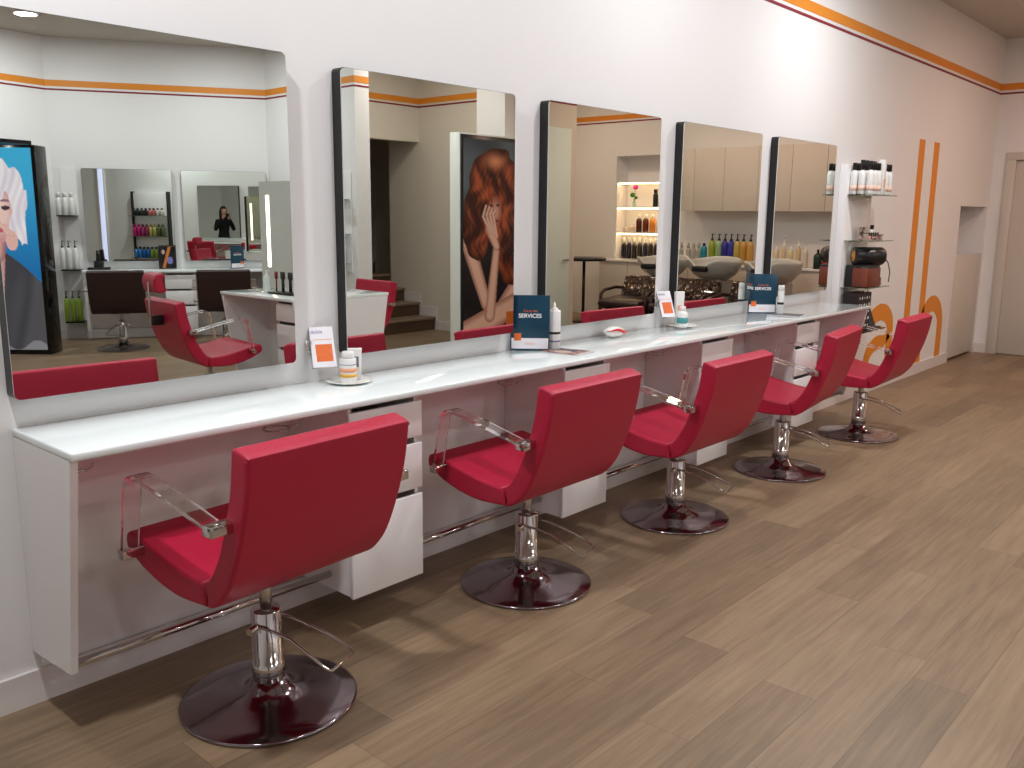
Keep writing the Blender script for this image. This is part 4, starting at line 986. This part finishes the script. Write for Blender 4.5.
# ------------------------------------------------------------------ photographer (standing just behind the camera)
def person():
    ang = .7253
    t = thing('person', 'woman in black top with dark shoulder-length hair holding a phone, seen in reflections', 'person', (-.30, -3.06, 0), ang-PI/2)
    # local: +Y forward, z up
    verts = {}; order = []; edges_ = []
    def V(k, co, r): verts[k] = (co, r); order.append(k)
    V('pelvis', (0, 0, .88), (.155, .115)); V('waist', (0, 0, 1.00), (.125, .095)); V('chest', (0, .01, 1.15), (.150, .115)); V('upch', (0, 0, 1.27), (.135, .095)); V('neckb', (0, 0, 1.345), (.06, .06))
    V('neckt', (0, .015, 1.41), (.048, .05)); 
    E_ = [('pelvis', 'waist'), ('waist', 'chest'), ('chest', 'upch'), ('upch', 'neckb'), ('neckb', 'neckt')]
    for s, n in ((-1, 'l'), (1, 'r')):
        V('sh'+n, (s*.155, 0, 1.285), (.062, .06)); V('el'+n, (s*.235, .06, 1.06), (.046, .046)); V('fa'+n, (s*.17, .17, 1.20), (.038, .036)); V('wr'+n, (s*.085, .235, 1.345), (.026, .024))
        V('hip'+n, (s*.085, 0, .80), (.095, .10)); V('kn'+n, (s*.09, .01, .46), (.060, .062)); V('ca'+n, (s*.09, -.015, .32), (.055, .055)); V('an'+n, (s*.09, -.01, .09), (.038, .042)); V('to'+n, (s*.10, .12, .035), (.035, .03))
        E_ += [('upch', 'sh'+n), ('sh'+n, 'el'+n), ('el'+n, 'fa'+n), ('fa'+n, 'wr'+n), ('pelvis', 'hip'+n), ('hip'+n, 'kn'+n), ('kn'+n, 'ca'+n), ('ca'+n, 'an'+n), ('an'+n, 'to'+n)]
    idx = {k: i for i, k in enumerate(order)}
    me = bpy.data.meshes.new('body'); me.from_pydata([verts[k][0] for k in order], [(idx[a], idx[b]) for a, b in E_], [])
    o = bpy.data.objects.new('body', me); COL.objects.link(o); o.parent = t; me.materials.append(M['knit'])
    sk = o.modifiers.new('skin', 'SKIN'); sk.use_smooth_shade = True
    for k in order: me.skin_vertices[0].data[idx[k]].radius = verts[k][1]
    me.skin_vertices[0].data[idx['pelvis']].use_root = True
    sb = o.modifiers.new('sub', 'SUBSURF'); sb.levels = 2; sb.render_levels = 2
    # neck + head
    mb = MB(); mb.tube([(0, .0, 1.33), (0, .012, 1.40), (0, .022, 1.45)], [.052, .05, .05], 20)
    bm = bmesh.new(); bmesh.ops.create_uvsphere(bm, u_segments=40, v_segments=28, radius=1.)
    for v in bm.verts:
        x, y, z = v.co
        w = .074*(1-.16*max(0, -z)**1.3); 
        X = x*w; Y = y*.092*(1-.06*max(0, -z)); Z = z*.115
        if y > .3:
            Y += .016*math.exp(-((x/.16)**2+((z+.12)/.22)**2))          # nose
            Y -= .008*(math.exp(-(((x-.38)/.18)**2+((z-.08)/.14)**2))+math.exp(-(((x+.38)/.18)**2+((z-.08)/.14)**2)))
            Y += .006*math.exp(-((x/.3)**2+((z+.52)/.1)**2))
            Y += .006*math.exp(-((x/.3)**2+((z+.86)/.14)**2))
        v.co = (X, Y+.03, Z+1.525)
    me2 = bpy.data.meshes.new('tmp'); bm.to_mesh(me2); mb.bm.from_mesh(me2); bm.free(); bpy.data.meshes.remove(me2)
    mb.sphere((-.074, .025, 1.52), .017, (.4, .8, 1.2)).sphere((.074, .025, 1.52), .017, (.4, .8, 1.2))
    for f in mb.bm.faces: f.smooth = True
    hd = mb.build('head', M['skin'], t)
    MB().sphere((-.028, .108, 1.534), .0095, (1.2, .6, .7), m=M['white']).sphere((.028, .108, 1.534), .0095, (1.2, .6, .7), m=M['white']).sphere((-.028, .1125, 1.534), .0045, (1, .6, 1), m=M['hair']).sphere((.028, .1125, 1.534), .0045, (1, .6, 1), m=M['hair']).build('eyes', M['white'], hd)
    MB().sphere((0, .1165, 1.465), .019, (1.1, .35, .32)).build('mouth', M['lips'], hd)
    # hair: cap plus shoulder-length fall
    bm = bmesh.new(); bmesh.ops.create_uvsphere(bm, u_segments=48, v_segments=30, radius=1.)
    kill = []
    for v in bm.verts:
        x, y, z = v.co
        a = math.atan2(x, -y)
        zz = z
        R = 1.+.03*math.sin(a*23)+.02*math.sin(a*41+z*9)
        X = x*.088*R; Y = y*.104*R+.018; Z = 1.535+z*.118
        if z < .1: 
            k = (.1-z)/1.1; X *= 1+.25*k; Y = Y*(1-.1*k)-.012*k; Z = 1.545-k*.26
            rr = math.hypot(x, y); 
            if rr > 0: X = (x/rr)*.095*(1+.12*k)*R; Y = (y/rr)*.10*R+.005
        v.co = (X, Y, Z)
    geom = [f for f in bm.faces if f.calc_center_median().y > .045 and f.calc_center_median().z < 1.585 and abs(f.calc_center_median().x) < .068]
    bmesh.ops.delete(bm, geom=geom, context='FACES')
    for f in bm.faces: f.smooth = True
    mb = MB(); mb.bm.free(); mb.bm = bm; hr = mb.build('hair', M['hair'], t); sd = hr.modifiers.new('s', 'SOLIDIFY'); sd.thickness = .012; sd.offset = -1
    # hands holding the phone at (0,.30,1.42)
    for s in (-1, 1):
        mb = MB()
        wx, wy, wz = s*.085, .235, 1.345
        mb.tube([(wx, wy, wz), (s*.082, .25, 1.37), (s*.080, .262, 1.40), (s*.078, .268, 1.432)], [.024, .026, .034, .028], 14)
        for k, L_ in enumerate((.062, .07, .066, .052)):
            z0 = 1.440-.018*k
            mb.tube([(s*.082, .272, z0), (s*.088, .300, z0+.004), (s*.082, .316, z0+.006), (s*(.082-.022*L_/.07), .322, z0+.004), (s*(.082-.046*L_/.07), .318, z0+.002)], [.0095, .009, .0085, .008, .0065], 10)
        mb.tube([(s*.078, .258, 1.395), (s*.066, .272, 1.415), (s*.056, .286, 1.43), (s*.045, .289, 1.442)], [.012, .0105, .0095, .0075], 10)
        mb.build('hand', M['skin'], t)
    return t
pr = person()
ph = MB().box(-.072, .072, -.004, .004, -.036, .036, .003).build('phone', M['black'])
ang = .7253
fw = Vector((math.cos(ang), math.sin(ang), 0)); 
ph.location = Vector((-.30, -3.06, 1.432))+fw*.303; ph.rotation_euler = (0, 0, ang-PI/2)
tag(ph, 'black smartphone held up in both hands by the woman', 'phone')

# ------------------------------------------------------------------ ceiling lights
def area(loc, size, power, col, spread=180, parent=None):
    l = bpy.data.lights.new('lamp', 'AREA'); l.shape = 'DISK'; l.size = size; l.energy = power; l.color = col; l.spread = math.radians(spread)
    o = bpy.data.objects.new('lamp', l); COL.objects.link(o); o.location = loc
    if parent: o.parent = parent
    return o
cool = (.975, .985, 1.01); warm = (1., .72, .56); mid = (1., .97, .955)
lights = [
    (.5, -.85, 45, cool), (2.3, -1.1, 19, cool), (4.1, -1.1, 27, cool), (6.1, -1.1, 38, cool), (9.3, -2.0, 34, (1., .62, .46)),
    (1.2, -3.3, 5, cool), (3.6, -3.9, 15, cool), (6.0, -3.9, 16, cool),
    (3.78, -7.15, 29, cool), (5.3, -6.2, 33, cool), (.6, -6.0, 25, cool),
    (7.0, -4.9, 20, (1., .90, .82)), (9.7, -3.4, 17, (1., .76, .60)), (9.9, -5.3, 17, (1., .76, .60))]
for i, (x, y, p, c) in enumerate(lights):
    t = thing('ceiling_light', f'round recessed ceiling light, {["above the nearest red chair", "between the first and second wall mirrors", "between the third and fourth wall mirrors", "above the farthest mirror", "above the painted letters", "above the photographer", "above the island", "between island and wash area", "reflected at the top corner of the first mirror", "above the angled counter", "above the portrait displays", "in the stair alcove", "above the wash basins", "above the bar table"][i]}', 'ceiling light', (x, y, H), group='recessed ceiling lights')
    MB().lathe([(.12, -.0005), (.12, -.012), (.098, -.018), (.095, -.006), (.095, -.0005)], n=36).build('trim_ring', M['white'], t)
    MB().lathe([(0, -.010), (.094, -.010), (.094, -.004), (0, -.004)], n=36).build('diffuser', M['diff'], t)
    area((0, 0, -.022), .19, p, c, parent=t)
w = bpy.data.worlds.new('world'); SC.world = w; w.use_nodes = True
w.node_tree.nodes['Background'].inputs[0].default_value = (.9, .93, 1, 1); w.node_tree.nodes['Background'].inputs[1].default_value = .0

# ------------------------------------------------------------------ camera
cd = bpy.data.cameras.new('camera'); cam = bpy.data.objects.new('camera', cd); COL.objects.link(cam)
f, pitch, yaw, roll, D, HH = 892.5075, .1875, .7253, .0096, 2.7945, 1.5065
cp, sp = math.cos(pitch), math.sin(pitch)
F = Vector((math.cos(yaw)*cp, math.sin(yaw)*cp, -sp)); R = Vector((math.sin(yaw), -math.cos(yaw), 0)); U = R.cross(F)
R2 = R*math.cos(roll)+U*math.sin(roll); U2 = -R*math.sin(roll)+U*math.cos(roll)
cam.matrix_world = Matrix(((R2.x, U2.x, -F.x, 0), (R2.y, U2.y, -F.y, -D), (R2.z, U2.z, -F.z, HH), (0, 0, 0, 1)))
cd.sensor_width = 36; cd.lens = f/1024*36; cd.clip_start = .02
SC.camera = cam
SC.view_settings.view_transform = 'Standard'; SC.view_settings.look = 'None'; SC.view_settings.gamma = 1.; SC.view_settings.use_curve_mapping = False
SC.view_settings.exposure = 0.
SC.cycles.use_denoising = True
SC.cycles.max_bounces = 14; SC.cycles.glossy_bounces = 10; SC.cycles.transmission_bounces = 10; SC.cycles.diffuse_bounces = 5; SC.cycles.sample_clamp_indirect = 8
SC.cycles.caustics_reflective = True; SC.cycles.blur_glossy = .5
